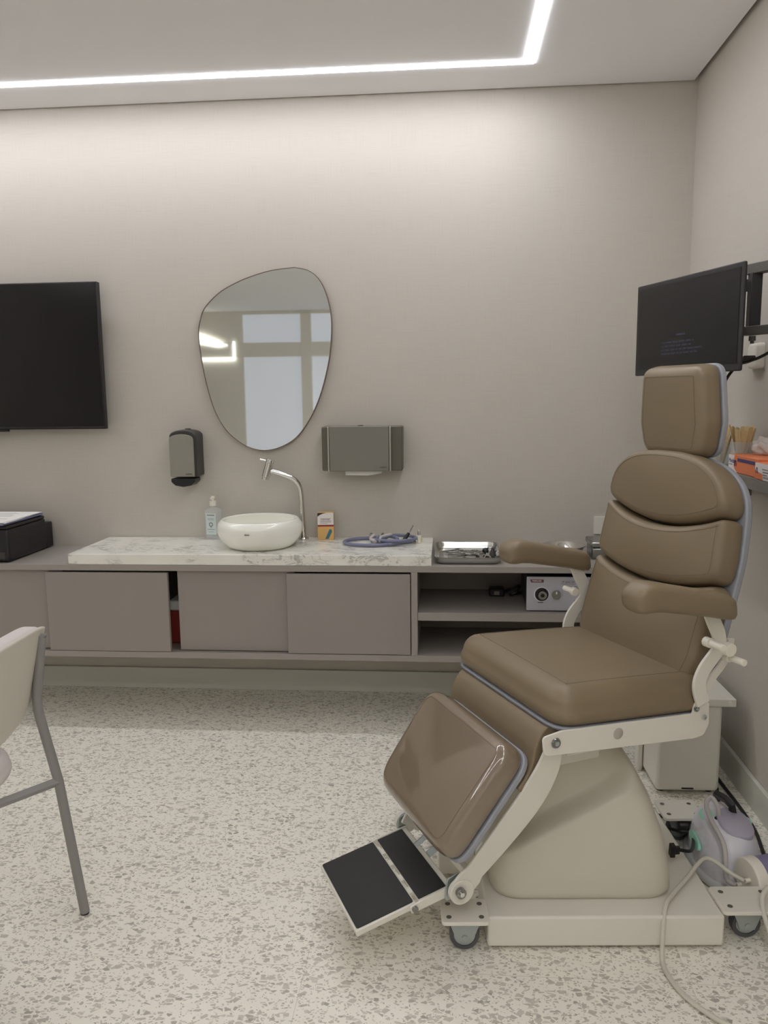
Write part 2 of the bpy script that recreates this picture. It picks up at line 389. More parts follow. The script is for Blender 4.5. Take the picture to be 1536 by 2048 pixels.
# window wall behind the camera, seen only in the mirror
wx = [(-2.95, -2.1), (-1.95, -.55), (-.4, XR)]
bm = BM()
box(bm, (XL, YN - .1, 0), (XR, YN, .5)); box(bm, (XL, YN - .1, .5), (-2.95, YN, 2.55)); box(bm, (XL, YN - .1, 2.55), (XR, YN, 2.75)); struct('wall_front', bm, M['frame_white'])
k = 0
for (x0, x1) in wx:
    for (z0, z1) in ((.5, 1.95), (2.15, 2.55)):
        k += 1
        bm = BM(); box(bm, (x0, YN - .05, z0), (x1, YN - .03, z1)); w = struct('window_%d' % k, bm, M['glassblind'], label='white roller blind closing the window')
bm = BM()
for x in (-2.1, -.55): box(bm, (x, YN - .06, .5), (x + .15, YN + .03, 2.55))
box(bm, (XL, YN - .06, 1.95), (XR, YN + .02, 2.15))
struct('trim_window', bm, M['frame_white'], bevel=.004)
# ceiling: lowered panel with a shadow gap at the walls, slab above
bm = BM()
LX0, LX1, LY0, LY1, LW = -3.3, .325, -.45, 3.25, .034
box(bm, (XL, YN, ZC), (XR - .018, YB - .012, ZC + .02))
struct('ceiling', bm, M['ceiling'], label='white lowered plasterboard ceiling with a shadow gap at the walls')
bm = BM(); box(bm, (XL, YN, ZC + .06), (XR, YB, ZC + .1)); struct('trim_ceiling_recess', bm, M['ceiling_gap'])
# recessed led rectangle
t = thing('ceiling_light', 'glowing white recessed light strip running round the ceiling in a rectangle', 'ceiling light', (0, 0, ZC - .003))
def strip(a, b): 
    bm = BM(); box(bm, (a[0], a[1], 0), (b[0], b[1], .0029)); return fin('light_strip', bm, M['led'], t)
strip((LX0, LY1 - LW), (LX1, LY1)); strip((LX1 - LW, LY0), (LX1, LY1 - LW)); strip((LX0, LY0), (LX0 + LW, LY1 - LW)); strip((LX0 + LW, LY0), (LX1 - LW, LY0 + LW))
for i, (x, y) in enumerate(((.32, -1.2), (.32, -3.2))):  # fill lights added to the rear ceiling, kept out of the mirror's view
    bm = BM(); prism(bm, rrect(x - .3, x + .3, y - .7, y + .7, .02), ZC - .012, ZC - .001)
    tag(fin('added_fill_panel', bm, M['rear_glow']), ('unseen added fill panel on the ceiling nearer the examination chair', 'unseen added fill panel on the ceiling nearer the rear windows')[i], 'ceiling light', 'added fill panels behind the camera')
t = thing('led_reflection', 'glowing patch and thin lines imitating ceiling lights reflected in glass', 'imitated reflection', (-3.35, YN + .02, 2.0))  # emissive shapes stand in for the ceiling strips reflected in a glass partition
bm = BM(); prism(bm, [(-.28, .16), (-.28, .30), (.18, .12), (.04, .10)], 0, .01, frame((0, .02, 0), (1, 0, 0), (0, 0, 1))); fin('reflection_patch', bm, M['rear_glow'], t)
bm = BM(); box(bm, (-.28, 0, -.09), (.28, .02, -.07)); box(bm, (.26, 0, -.07), (.28, .02, .17)); fin('reflection_line', bm, M['rear_glow'], t)
# baseboards
def bboard(name, a, b):
    bm = BM(); box(bm, a, b); struct(name, bm, M['base'], bevel=.002)
bboard('baseboard_back', (XL, YB - .014, 0), (XR - .016, YB, .1))
bboard('baseboard_right', (XR - .016, YN, 0), (XR, YB, .1))
bboard('baseboard_left', (XL, YN, 0), (XL + .014, YB - .014, .1))

# ------------------------------------------------------------------ floating cabinet
YF, ZT = 3.082, .682
cb = thing('floating_cabinet', 'long wall-hung greige sideboard with sliding doors and open shelves on the right', 'cabinet', (0, 3.3, .287))
def cbox(name, a, b, m, parent=cb, bevel=.0015, label=None):
    bm = BM(); box(bm, (a[0], a[1] - 3.3, a[2] - .287), (b[0], b[1] - 3.3, b[2] - .287)); return fin(name, bm, m, parent, bevel=bevel, label=label)
XE = XR - .002
cbox('top_board', (XL + .002, YF, .657), (XE, YB - .002, ZT), M['lacquer'])
cbox('bottom_board', (XL + .002, YF, .287), (XE, YB - .002, .313), M['lacquer'])
cbox('back_panel', (XL + .002, YB - .014, .313), (XE, YB - .002, .657), M['lacquer_in'])
cbox('divider', (-.146, YF, .313), (-.120, YB - .014, .657), M['lacquer'])
cbox('divider', (.985, YF, .313), (XE, YB - .014, .657), M['lacquer'])
cbox('shelf', (-.120, YF + .004, .458), (.985, YB - .014, .492), M['lacquer'])
cbox('sliding_door', (-2.25, YF + .022, .316), (-1.60, YF + .040, .655), M['lacquer_door'])
cbox('sliding_door', (-1.663, YF - .002, .315), (-1.144, YF + .016, .649), M['lacquer_door'], label='sliding door left ajar beside a dark gap')
cbox('sliding_door', (-1.110, YF + .022, .316), (-.62, YF + .040, .655), M['lacquer_door'])
cbox('sliding_door', (-.650, YF - .002, .316), (-.149, YF + .016, .649), M['lacquer_door'])
# things seen through the gap
tag(obox('folded_cloth', (-1.19, 3.2, .456), (-1.0, 3.4, .50), M['paper'], None, bevel=.008), 'pale folded cloth lying on a box inside the cabinet gap', 'cloth')
tag(obox('storage_box', (-1.2, 3.2, .314), (-1.0, 3.42, .455), M['red'], None, bevel=.004), 'dark red box inside the cabinet behind the ajar door', 'box')

# marble worktop
bm = BM(); box(bm, (-1.561, YF + .001, ZT + .0005), (-.064, YB - .003, .725))
tag(fin('marble_worktop', bm, M['marble'], bevel=.0015), 'thick white marble slab with grey veins lying on the greige sideboard', 'countertop')
ZM = .7255

# ------------------------------------------------------------------ basin
t = thing('washbasin', 'round white ceramic vessel basin standing on the marble slab', 'washbasin', (-.80, 3.285, ZM))
pr = [(0, 0), (.125, 0), (.14, .006), (.163, .03), (.178, .058), (.182, .078), (.178, .1), (.165, .117), (.158, .1195), (.151, .117), (.158, .1), (.162, .078), (.156, .055), (.135, .03), (.09, .016), (.02, .012), (0, .012)]
pr = [tuple(v) for v in [(p.x, p.y) for p in catmull([(a, b, 0) for a, b in pr[1:-1]], 3)]]; pr = [(0, 0)] + pr + [(0, .012)]
bm = BM(); lathe(bm, pr, 72); fin('bowl', bm, M['ceramic'], t, ang=60)
bm = BM(); lathe(bm, [(0, .0125), (.022, .0125), (.024, .016), (.018, .018), (0, .018)], 24); fin('drain', bm, M['chrome'], t)
text('maker_mark', 'deca', .0095, M['text_dark'], t, frame((-.012, -.1826, .078), (1, 0, 0), (0, 0, 1)), depth=.0008, align='CENTER', sx=1.2)

# tap
t = thing('basin_tap', 'tall chrome goose-neck tap rising behind the white basin', 'tap', (-.642, 3.438, ZM))
bm = BM(); lathe(bm, [(0, 0), (.024, 0), (.024, .006), (.02, .01), (0, .01)], 28); fin('flange', bm, M['chrome'], t)
bm = BM(); pth = catmull([(0, 0, .008), (-.002, 0, .10), (-.004, 0, .18), (-.010, -.004, .235), (-.032, -.012, .270), (-.07, -.02, .290), (-.112, -.027, .305), (-.145, -.033, .313)], 8)
tube(bm, pth, .0115, 18); fin('spout', bm, M['chrome'], t)
a = Vector((-.158, -.034, .272)); b = Vector((-.136, -.030, .345)); ax = (b - a).normalized()
bm = BM(); cyl(bm, a + ax * .012, b, .0185, 28); cyl(bm, a, a + ax * .011, .016, 28); fin('tap_body', bm, M['chrome'], t, bevel=.001)
bm = BM(); cyl(bm, b + ax * .001, b + ax * .016, .0195, 28); tube(bm, [b + ax * .008 + Vector((-.01, 0, 0)), b + ax * .010 + Vector((-.045, -.004, .006))], .0042, 10); fin('tap_handle', bm, M['chrome'], t, bevel=.001)

# gel bottle
t = thing('pump_bottle', 'clear gel bottle with white pump head left of the basin', 'bottle', (-1.053, 3.452, ZM), R(-8))
bm = BM(); rr = []
for z, s in ((0, .9), (.004, 1), (.125, 1), (.134, .93), (.140, .7), (.143, .36), (.150, .34)):
    rr.append([(x * s, y * s, z) for x, y in rrect(-.034, .034, -.022, .022, .012)])
loft(bm, rr); fin('body', bm, M['clear'], t)
bm = BM(); cyl(bm, (0, 0, .1505), (0, 0, .172), .0145, 24); fin('cap', bm, M['plastic_white'], t, bevel=.001)
bm = BM(); cyl(bm, (0, 0, .1725), (0, 0, .190), .007, 16); cyl(bm, (0, 0, .184), (0, 0, .194), .009, 16); tube(bm, [(0, 0, .189), (.004, -.028, .187)], .0045, 10); fin('pump', bm, M['plastic_white'], t, bevel=.0008)
LBL = mat('pale_blue_label', (205, 218, 216), .5)
bm = BM(); box(bm, (-.027, -.0228, .022), (.021, -.0223, .118)); lb = fin('front_label', bm, LBL, t)
bm = BM()
for z, w, h in ((.108, .036, .004), (.094, .03, .0015), (.088, .03, .0015), (.045, .034, .002), (.034, .026, .0012)): box(bm, (-.003 - w / 2, -.0232, z), (-.003 + w / 2, -.0229, z + h))
lathe(bm, [(.006, 0), (.010, 0), (.010, .0005), (.006, .0005)], 20, frame((-.003, -.0229, .068), (1, 0, 0), (0, 0, 1)), close=True)
prism(bm, [(-.003, 0), (.003, 0), (0, -.008)], 0, .0005, frame((-.003, -.0229, .058), (1, 0, 0), (0, 0, 1)))
fin('printing', bm, M['text_grey'], lb)

# medicine box
t = thing('medicine_box', 'small yellow and white upright medicine box with a red stripe by the tap', 'box', (-.541, 3.446, ZM), R(6))
obox('carton', (-.036, -.018, 0), (.036, .018, .122), M['card_yellow'], t, bevel=.0008)
bm = BM(); box(bm, (-.0355, -.0186, .068), (.0355, -.0181, .1215)); fin('label', bm, M['print_white'], t)
bm = BM(); prism(bm, [(-.0355, .104), (-.0355, .1215), (.004, .1215), (-.012, .118), (-.026, .112)], 0, .0004, FRONT(0, -.0187, 0)); fin('black_corner', bm, M['black'], t)
bm = BM(); box(bm, (-.0355, -.0186, .060), (.0355, -.0181, .0675)); fin('stripe', bm, M['red'], t)
bm = BM(); prism(bm, [(-.003, .004), (.012, .004), (.028, .036), (.026, .046), (.017, .048), (.012, .038)], 0, .0004, FRONT(0, -.0181, 0)); fin('bottle_picture', bm, M['teal'], t)
bm = BM(); box(bm, (.0365, -.016, .002), (.0369, .016, .12)); fin('side_panel', bm, M['lacquer'], t)
text('name_print', 'nasoar', .0165, M['text_dark'], t, FRONT(0, -.0188, .094), align='CENTER')
bm = BM()
for z in (.084, .079, .073): box(bm, (-.024, -.0189, z), (.024 if z > .075 else .008, -.0187, z + .0018))
fin('small_print', bm, M['text_grey'], t)

# coiled blue hose
t = thing('coiled_hose', 'blue-grey rubber hose coiled with metal connectors on the marble', 'hose', (-.285, 3.33, ZM))
bm = BM()
p1 = [(-.02, .085, .012)]
for k in range(0, 27):
    a = PI * .55 + k / 26 * 2 * PI * .98
    p1.append((-.045 + .115 * math.cos(a), .01 + .085 * math.sin(a), .0085 + (.012 if 18 < k < 24 else 0)))
p1 += [(.03, -.055, .012), (.09, -.02, .010), (.13, .02, .0085)]
tube(bm, catmull(p1, 4), .0075, 12); fin('hose', bm, M['hose_blue'], t)
bm = BM()
p2 = []
for k in range(0, 25):
    a = PI * .62 - k / 24 * 2 * PI * .93
    p2.append((.055 + .095 * math.cos(a), .015 + .072 * math.sin(a), .024 if k % 24 < 20 else .012))
tube(bm, catmull(p2, 3), .007, 12); fin('hose', bm, M['hose_blue'], t)
bm = BM(); tube(bm, catmull([(-.05, .095, .02), (-.035, .05, .03), (-.045, 0, .024), (-.02, -.055, .022)], 6), .007, 10)
tube(bm, catmull([(.0, .09, .022), (.04, .06, .032), (.0, .01, .03), (.0, -.05, .022)], 6), .006, 10); fin('yoke', bm, M['tube_thin'], t)
for a_, b_, r_ in (((-.052, .08, .024), (-.052, .1, .026), .007), ((.0, .08, .024), (-.0, .10, .026), .007), ((.112, .03, .03), (.135, .045, .075), .0035)):
    bm = BM(); cyl(bm, a_, b_, r_, 14); fin('metal_end', bm, M['steel'], t)
bm = BM(); tube(bm, [(.098, .018, .014), (.118, .034, .042)], [.009, .007], 12); fin('black_clamp', bm, M['black'], t)

# small white vial + loose metal connector
t = thing('small_vial', 'tiny white vial with a metal top beside the steel tray', 'vial', (-.123, 3.36, ZM))
bm = BM(); cyl(bm, (0, 0, 0), (0, 0, .034), .010, 22); fin('body', bm, M['plastic_white'], t, bevel=.001)
bm = BM(); cyl(bm, (0, 0, .0345), (0, 0, .055), .0065, 18); lathe(bm, [(0, .055), (.005, .055), (.004, .059), (0, .061)], 18); fin('metal_top', bm, M['chrome'], t, bevel=.001)
bm = BM(); cyl(bm, (.0105, -.003, .008), (.0105, -.003, .02), .003, 10); fin('yellow_tip', bm, mat('yellow_tip_plastic', (200, 196, 60), .5), t)
t = thing('metal_connector', 'tiny metal hose connector lying between the coiled hose and the vial', 'connector', (-.152, 3.345, ZM + .0065))
bm = BM(); tube(bm, [(-.014, 0, 0), (.0, .003, 0), (.014, .01, .0)], [.005, .0065, .0055], 12); fin('barrel', bm, M['steel'], t)
bm = BM(); tube(bm, [(-.002, .004, .005), (.012, .012, .013)], .003, 8); fin('side_tube', bm, M['chrome'], t)

# steel tray with instruments
t = thing('steel_tray', 'rectangular polished steel instrument tray beside the marble slab', 'tray', (.082, 3.292, ZT))
def trrect(s, z, r): return [(x, y, z) for x, y in rrect(-.133 * s - .0, .133 * s, -.175 + (1 - s) * .11, .175 - (1 - s) * .11, r)]
bm = BM()
prof = [(.93, .0008, .03), (.885, .0008, .028), (.9, .002, .03), (.955, .012, .035), (.975, .03, .036), (.985, .043, .036), (1.0, .0455, .038), (1.02, .0455, .04), (1.018, .044, .04), (.992, .040, .038), (.97, .030, .036), (.945, .014, .033), (.905, .005, .03), (.88, .0035, .028)]
V = loft(bm, [trrect(s, z * .66, r) for s, z, r in prof[1:]], cap=True); fin('pan', bm, mat('polished_tray_steel', (196, 196, 192), .2, metal=1), t, ang=50)
def forceps(name, x0, y0, x1, y1, z, label, ringed=True, m='steel', gap=.006):
    y0, y1, z = y0 - .01, y1 - .01, z + .004
    L = math.hypot(x1 - x0, y1 - y0); a = math.atan2(y1 - y0, x1 - x0)
    t = thing(name, label, 'instrument', (.082 + x0, 3.292 + y0, ZT + z), a, 'steel instruments in the tray')
    for s in (-1, 1):
        bm = BM()
        tube(bm, catmull([(0, s * .0012, .003), (L * .35, s * .002, .003), (L * .5, 0, .0035), (L * .62, -s * gap, .003), (L * .84, -s * gap * 1.4, .003)], 5), [.0024] * 6 + [.0037] * 15, 8, flat=(1, .8))
        fin('arm', bm, M[m], t)
        if ringed:
            bm = BM(); q = [(L * .92 + .012 * math.cos(k * PI / 8), -s * (gap * 1.4 + .005) + .009 * math.sin(k * PI / 8), .0035) for k in range(18)]
            tube(bm, q, .0028, 8, cap=False); fin('finger_ring', bm, M[m], t)
    bm = BM(); cyl(bm, (L * .5, 0, .0), (L * .5, 0, .0065), .0032, 12); fin('pivot', bm, M[m], t)
    return t
Lb = ['slim ringed forceps at the back of the instrument pile', 'ringed scissors lying second from the back in the pile', 'long steel forceps in the middle of the instrument pile',
      'ringed forceps crossing the middle of the pile', 'steel forceps angled across the front of the pile', 'straight tweezers at the very front of the pile', 'steel speculum lying at the left end of the pile']
forceps('surgical_forceps', -.085, .045, .045, .052, .006, Lb[0])
forceps('surgical_scissors', -.09, .02, .04, .035, .006, Lb[1])
forceps('surgical_forceps', -.095, .0, .05, .01, .006, Lb[2])
forceps('surgical_forceps', -.09, -.015, .058, -.03, .014, Lb[3])
forceps('surgical_forceps', -.08, -.065, .062, -.015, .014, Lb[4])
forceps('tweezers', -.07, -.085, .05, -.055, .006, Lb[5], ringed=False, gap=.004)
forceps('nasal_speculum', -.105, -.04, -.01, .02, .022, Lb[6], ringed=False, gap=.012)
def blob(name, x, y, z, r, label, cat, m):
    t = thing(name, label, cat, (.082 + x, 3.292 + y, ZT + z))
    bm = BM(); bmesh.ops.create_uvsphere(bm, u_segments=18, v_segments=12, radius=r); bmesh.ops.translate(bm, vec=(0, 0, r), verts=bm.verts[:]); fin('ball', bm, M[m], t)
    bm = BM(); tube(bm, [(0, 0, r * 1.2), (.012, -.01, r * 2.1)], [.004, .003], 10); fin('stub', bm, M[m], t); return t
blob('rubber_bulb', .078, .02, .005, .014, 'round black rubber bulb in the right of the tray', 'bulb', 'black')
t = thing('ear_speculum', 'black funnel-shaped ear speculum at the right edge of the tray', 'speculum', (.082 + .106, 3.292 - .02, ZT + .006))
bm = BM(); lathe(bm, [(.016, 0), (.011, .016), (.005, .034), (.003, .034), (.009, .016), (.0145, 0)], 22, close=True); fin('funnel', bm, M['dark'], t)
bm = BM(); tube(bm, [(0, 0, .01), (.014, -.006, .022)], .003, 8); fin('tab', bm, M['dark'], t)
t = thing('clip', 'small steel clip next to the black bulb in the tray', 'clip', (.082 + .082, 3.292 - .055, ZT + .0065))
bm = BM(); tube(bm, catmull([(-.014, -.018, .003), (-.004, .004, .010), (.0, .014, .012), (.006, .004, .010), (.014, -.018, .003)], 5), .0025, 8); fin('spring_arm', bm, M['chrome'], t)
bm = BM(); cyl(bm, (0, .014, .004), (0, .014, .016), .005, 12); fin('hinge', bm, M['chrome'], t)

# steel bowl and lidded steel box behind the armrest
t = thing('steel_bowl', 'shallow round polished steel bowl behind the far armrest', 'bowl', (.485, 3.305, ZT))
bm = BM(); lathe(bm, [(0, 0), (.05, 0), (.07, .01), (.085, .045), (.092, .047), (.092, .049), (.084, .0475), (.068, .012), (.048, .003), (0, .003)], 48); fin('shell', bm, M['chrome'], t, ang=60)
t = thing('steel_box', 'small lidded stainless steel instrument box near the wall outlet', 'box', (.665, 3.30, ZT))
obox('box_body', (-.075, -.07, 0), (.075, .07, .05), M['steel'], t, bevel=.008)
obox('lid', (-.08, -.075, .0505), (.08, .075, .074), M['steel'], t, bevel=.006)

# light source on the shelf
t = thing('endoscope_light_source', 'grey boxed endoscope light source with a big round port on the open shelf', 'medical device', (.50, 3.118, .493))
obox('casing', (-.18, .004, .006), (.18, .28, .138), M['dark_metal'], t, bevel=.004)
bm = BM(); prism(bm, rrect(-.185, .185, .004, .142, .004), 0, .006, frame((0, .005, 0), (1, 0, 0), (0, 0, 1))); fp = fin('front_panel', bm, M['panel_grey'], t, bevel=.001)
CY = lambda x, z, r0, r1, y0, y1, name, m, par=t: (lambda bm: (cyl(bm, (x, y0, z), (x, y1, z), r0, 28, r1), fin(name, bm, M[m], par, bevel=.0006))[1])(BM())
CY(-.125, .071, .031, .031, -.003, -.001, 'port_collar', 'lilac_white')
CY(-.125, .071, .027, .027, -.006, -.003, 'port_ring', 'black')
CY(-.123, .069, .017, .019, -.016, -.006, 'light_port', 'steel')
CY(-.123, .069, .008, .008, -.0175, -.0162, 'port_hole', 'black')
CY(-.068, .070, .016, .018, -.012, -.001, 'dimmer_knob', 'disp')
bm = BM(); box(bm, (-.0705, -.0132, .074), (-.0655, -.0122, .084)); fin('knob_pointer', bm, M['text_white'], t)
for x in (-.022, .012, .046): obox('push_button', (x - .008, -.003, .085), (x + .008, -.001, .099), M['disp'], t, bevel=.001)
for x, g in ((.012, 'green'), (.046, 'dark')):
    s = obox('rocker_switch', (x - .0095, -.003, .022), (x + .0095, -.001, .048), M['black'], t, bevel=.001)
    obox('rocker', (x - .0055, -.0045, .026), (x + .0055, -.0032, .044), M[g], s, bevel=.0008)
bm = BM(); prism(bm, [(-.172, .131), (-.118, .131), (-.118, .119), (-.167, .119)], 0, .0008, frame((0, -.001, 0), (1, 0, 0), (0, 0, 1))); bd = fin('badge', bm, M['badge'], t)
text('badge_print', 'FERRARI', .010, M['text_white'], bd, frame((-.145, -.0019, .125), (1, 0, 0), (0, 0, 1)), align='CENTER')
text('model_print', 'FF 250C XP', .010, M['text_dark'], t, frame((-.022, -.0012, .121), (1, 0, 0), (0, 0, 1)), align='CENTER', shear=.2)
bm = BM()
box(bm, (-.052, -.0013, .113), (.006, -.001, .1138))
for x, w in ((-.022, .005), (.012, .016), (.046, .011)): box(bm, (x - w / 2, -.0013, .102), (x + w / 2, -.001, .1035))
for x in (.012, .046): box(bm, (x - .007, -.0013, .0165), (x + .007, -.001, .0185))
box(bm, (-.14, -.0013, .036), (-.118, -.001, .039))
box(bm, (-.043, -.0013, .092), (-.030, -.001, .0926)); box(bm, (-.014, -.0013, .092), (.004, -.001, .0926)); box(bm, (.020, -.0013, .092), (.038, -.001, .0926)); box(bm, (-.0436, -.0013, .06), (-.043, -.001, .0926))
fin('panel_printing', bm, M['text_dark'], t)
# fibre cable hanging in front of the light source
bm = BM(); tube(bm, catmull([(.475, 3.114, .5), (.50, 3.113, .512), (.535, 3.105, .535), (.58, 3.09, .56), (.62, 3.07, .50)], 6), .0012, 6)
tag(fin('thin_wire', bm, M['disp']), 'thin grey wire crossing the front of the light source', 'cable')

# camera head pile on the shelf
t = thing('power_adapter', 'black power adapter lying deep on the upper open shelf', 'adapter', (.235, 3.38, .4925))
obox('brick', (-.055, -.03, 0), (.01, .03, .035), M['black'], t, bevel=.006)
bm = BM(); tube(bm, catmull([(.01, 0, .018), (.05, .01, .03), (.075, -.01, .045), (.06, -.03, .02), (.035, -.02, .007), (.075, .02, .006), (.095, .0, .01)], 6), .005, 8); fin('cord', bm, M['black'], t)
bm = BM(); box(bm, (-.035, -.0308, .008), (-.012, -.0302, .024)); fin('rating_label', bm, M['disp'], t)

# wall outlet above the sideboard
t = thing('wall_outlet', 'square white wall outlet plate low on the rear wall by the backrest', 'outlet', (.70, YB - .0005, .782))
bm = BM(); prism(bm, rrect(-.058, .058, -.039, .039, .004), 0, .008, frame((0, 0, 0), (1, 0, 0), (0, 0, 1))); fin('plate', bm, M['switch_grey'], t, bevel=.0015)
bm = BM()
for x in (-.012, 0, .012): cyl(bm, (x + .03, -.0095, 0), (x + .03, -.008, 0), .0028, 10)
fin('socket', bm, M['dark'], t)

# ------------------------------------------------------------------ printer with papers
t = thing('printer', 'black desktop printer at the left end of the sideboard', 'printer', (-2.03, 3.29, ZT))
bm = BM(); box(bm, (-.22, -.184, .004), (.205, .13, .142)); fin('body', bm, M['black'], t, bevel=.008)
bm = BM(); box(bm, (-.215, .13, .004), (.2045, .19, .118)); fin('rear_feed', bm, M['black'], t, bevel=.004)
obox('scanner_lid', (-.222, -.186, .1425), (.207, .12, .155), M['black'], t, bevel=.004)
obox('control_panel', (.02, -.1865, .015), (.188, -.1845, .045), M['dark'], t, bevel=.0008)
bm = BM(); box(bm, (-.2, -.186, .055), (.02, -.1845, .06)); fin('output_slot', bm, M['dark_metal'], t)
bm = BM()
for x in (-.19, .18):
    for y in (-.16, .16): cyl(bm, (x, y, 0), (x, y, .0045), .012, 12)
fin('rubber_foot', bm, M['rubber'], t)
pz = .838
for i, (m_, th, dx, rot, lab) in enumerate((('dark', .004, 0, .5, 'dark folder at the bottom of the papers on the printer'), ('paper_blue', .006, .004, -1.5, 'bluish file folder between the papers on the printer'),
                                  ('paper', .004, 0, 2, 'white paper stack under the top sheet on the printer'), ('paper', .002, .002, -1, 'top white sheet of paper lying on the printer'))):
    bm = BM(); box(bm, (-.13, -.17, 0), (.15, .145, th))
    o = fin('paper_folder' if i < 2 else 'paper_sheet', bm, M[m_], bevel=.0008); o.location = (-1.985 + dx, 3.265, pz + .0001); o.rotation_euler = (0, 0, R(rot)); pz += th + .0002
    tag(o, lab, 'papers', 'papers piled on the printer')
bm = BM()
random.seed(3)
for k in range(9): 
    y = .10 - k * .024; box(bm, (-.11, y, .00205), (.03 + random.random() * .09, y + .004, .0022))
fin('printing', bm, M['text_grey'], o)

# ------------------------------------------------------------------ tv
t = thing('television', 'large black flat television on the rear wall at the left', 'television', (-2.03, YB - .002, 1.225))
bm = BM(); box(bm, (-.559, -.076, 0), (.512, -.044, .637)); fin('casing', bm, M['black'], t, bevel=.003)
obox('screen', (-.553, -.0775, .012), (.506, -.0762, .631), M['screen'], t, bevel=.0004)
obox('wall_mount', (-.2, -.043, .15), (.15, 0, .48), M['black_matte'], t, bevel=.003)
obox('sensor_bump', (-.06, -.074, -.010), (.055, -.05, -.0005), M['black'], t, bevel=.003)
obox('lower_edge', (-.555, -.0785, .0095), (.508, -.077, .0115), M['dark'], t, bevel=.0003, label='thin glossy lower bezel line')

# ------------------------------------------------------------------ mirror
mp = [(-.658, 1.910), (-.597, 1.895), (-.55, 1.855), (-.517, 1.78), (-.501, 1.685), (-.507, 1.57), (-.525, 1.471), (-.560, 1.355), (-.609, 1.254), (-.672, 1.175), (-.747, 1.133), (-.816, 1.12), (-.88, 1.132), (-.935, 1.163), (-.99, 1.215), (-1.037, 1.302), (-1.067, 1.41), (-1.086, 1.523), (-1.095, 1.632), (-1.083, 1.70), (-1.058, 1.752), (-.992, 1.812), (-.92, 1.850), (-.845, 1.878), (-.757, 1.900)]
mc = [(p.x, p.y) for p in catmull([(a, b, 0) for a, b in mp + mp[:1]], 6)][:-1]
mcx, mcz = -.80, 1.5
t = thing('pebble_mirror', 'pebble-shaped wall mirror with a thin brown rim above the basin', 'mirror', (mcx, YB - .001, mcz))
mc = [(a - mcx, b - mcz) for a, b in mc]
if area(mc) < 0: mc = mc[::-1]
FR = frame((0, 0, 0), (1, 0, 0), (0, 0, 1))
bm = BM(); prism(bm, inset(mc, .003), .012, .018, FR); fin('glass', bm, M['mirror'], t, ang=30)
bm = BM(); n = len(mc); io = inset(mc, .003)
ra = [bm.verts.new(FR @ Vector((*p, 0))) for p in mc]; rb = [bm.verts.new(FR @ Vector((*p, .021))) for p in mc]; rc = [bm.verts.new(FR @ Vector((*p, .021))) for p in io]; rd = [bm.verts.new(FR @ Vector((*p, 0))) for p in io]
for q in ((ra, rb), (rb, rc), (rc, rd), (rd, ra)):
    for k in range(n): bm.faces.new((q[0][k], q[0][(k + 1) % n], q[1][(k + 1) % n], q[1][k]))
fin('rim', bm, M['mirror_rim'], t, ang=50)

# ------------------------------------------------------------------ soap dispenser
t = thing('soap_dispenser', 'upright grey and charcoal soap dispenser on the wall left of the mirror', 'soap dispenser', (-1.163, YB - .001, 1.09), 0)
arch = lambda w, z0, z1, sag: [(w, z0)] + [(w * math.cos(a) if 0 < a < PI else w * (1 if a == 0 else -1), z1 - sag + sag * math.sin(a) ** .8) for a in [PI * k / 16 for k in range(17)]] + [(-w, z0)]
bm = BM(); prism(bm, arch(.060, -.078, .128, .03), 0, .108, frame((.004, 0, 0), (1, 0, 0), (0, 0, 1))); fin('body', bm, M['dark'], t, bevel=.006, seg=3)
bm = BM(); prism(bm, arch(.0545, -.076, .110, .026), .1085, .117, frame((0.0, 0, 0), (1, 0, 0), (0, 0, 1))); fin('front_cover', bm, mat('dispenser_grey_front', (140, 137, 127), .45), t, bevel=.002)
low = [(-.053, -.084), (-.053, -.100), (-.035, -.116), (0, -.122), (.035, -.116), (.053, -.100), (.053, -.084)]
bm = BM(); prism(bm, low, .03, .116, FR); fin('push_lever', bm, M['black'], t, bevel=.004)
obox('lock_tab', (-.012, -.02, .1285), (.012, -.008, .1315), M['black'], t, bevel=.0008)
text('maker_print', 'nobre', .012, M['text_dark'], t, frame((.030, -.1175, -.064), (1, 0, 0), (0, 0, 1)), align='CENTER')

# ------------------------------------------------------------------ towel dispenser
t = thing('paper_towel_dispenser', 'wide grey paper towel dispenser on the wall right of the mirror', 'towel dispenser', (-.370, YB - .001, 1.135))
bm = BM(); prism(bm, rpoly([(-.174, -.1), (.176, -.1), (.176, .092), (-.174, .092)], .008), 0, .100, FR); fin('body', bm, M['disp_side'], t, bevel=.004)
bm = BM(); prism(bm, [(-.138, -.100), (.120, -.100), (.120, .0945), (-.138, .0945)], .1005, .122, FR); fin('front_cover', bm, M['disp'], t, bevel=.004)
for x in (-.1425, .1245): obox('edge_strip', (x - .003, -.121, -.099), (x + .003, -.1005, .0935), M['disp_edge'], t, bevel=.001)
obox('lock_tab', (-.016, -.09, .0925), (.006, -.075, .097), M['black'], t, bevel=.0008)
text('maker_print', 'nobre', .012, M['text_dark'], t, frame((.094, -.1225, -.082), (1, 0, 0), (0, 0, 1)), align='CENTER')
bm = BM(); poly = [(-.075, -.100), (.088, -.100), (.082, -.112), (.045, -.118), (.022, -.121), (-.02, -.120), (-.073, -.119)]
prism(bm, poly, .088, .0905, FR); prism(bm, [(.0, -.1005), (.05, -.1005), (.022, -.118)], .0906, .0915, FR)
tag(fin('paper_towel', bm, M['paper']), 'white paper towel end hanging out of the wall dispenser', 'paper towel').location = (-.370, YB - .001, 1.135)

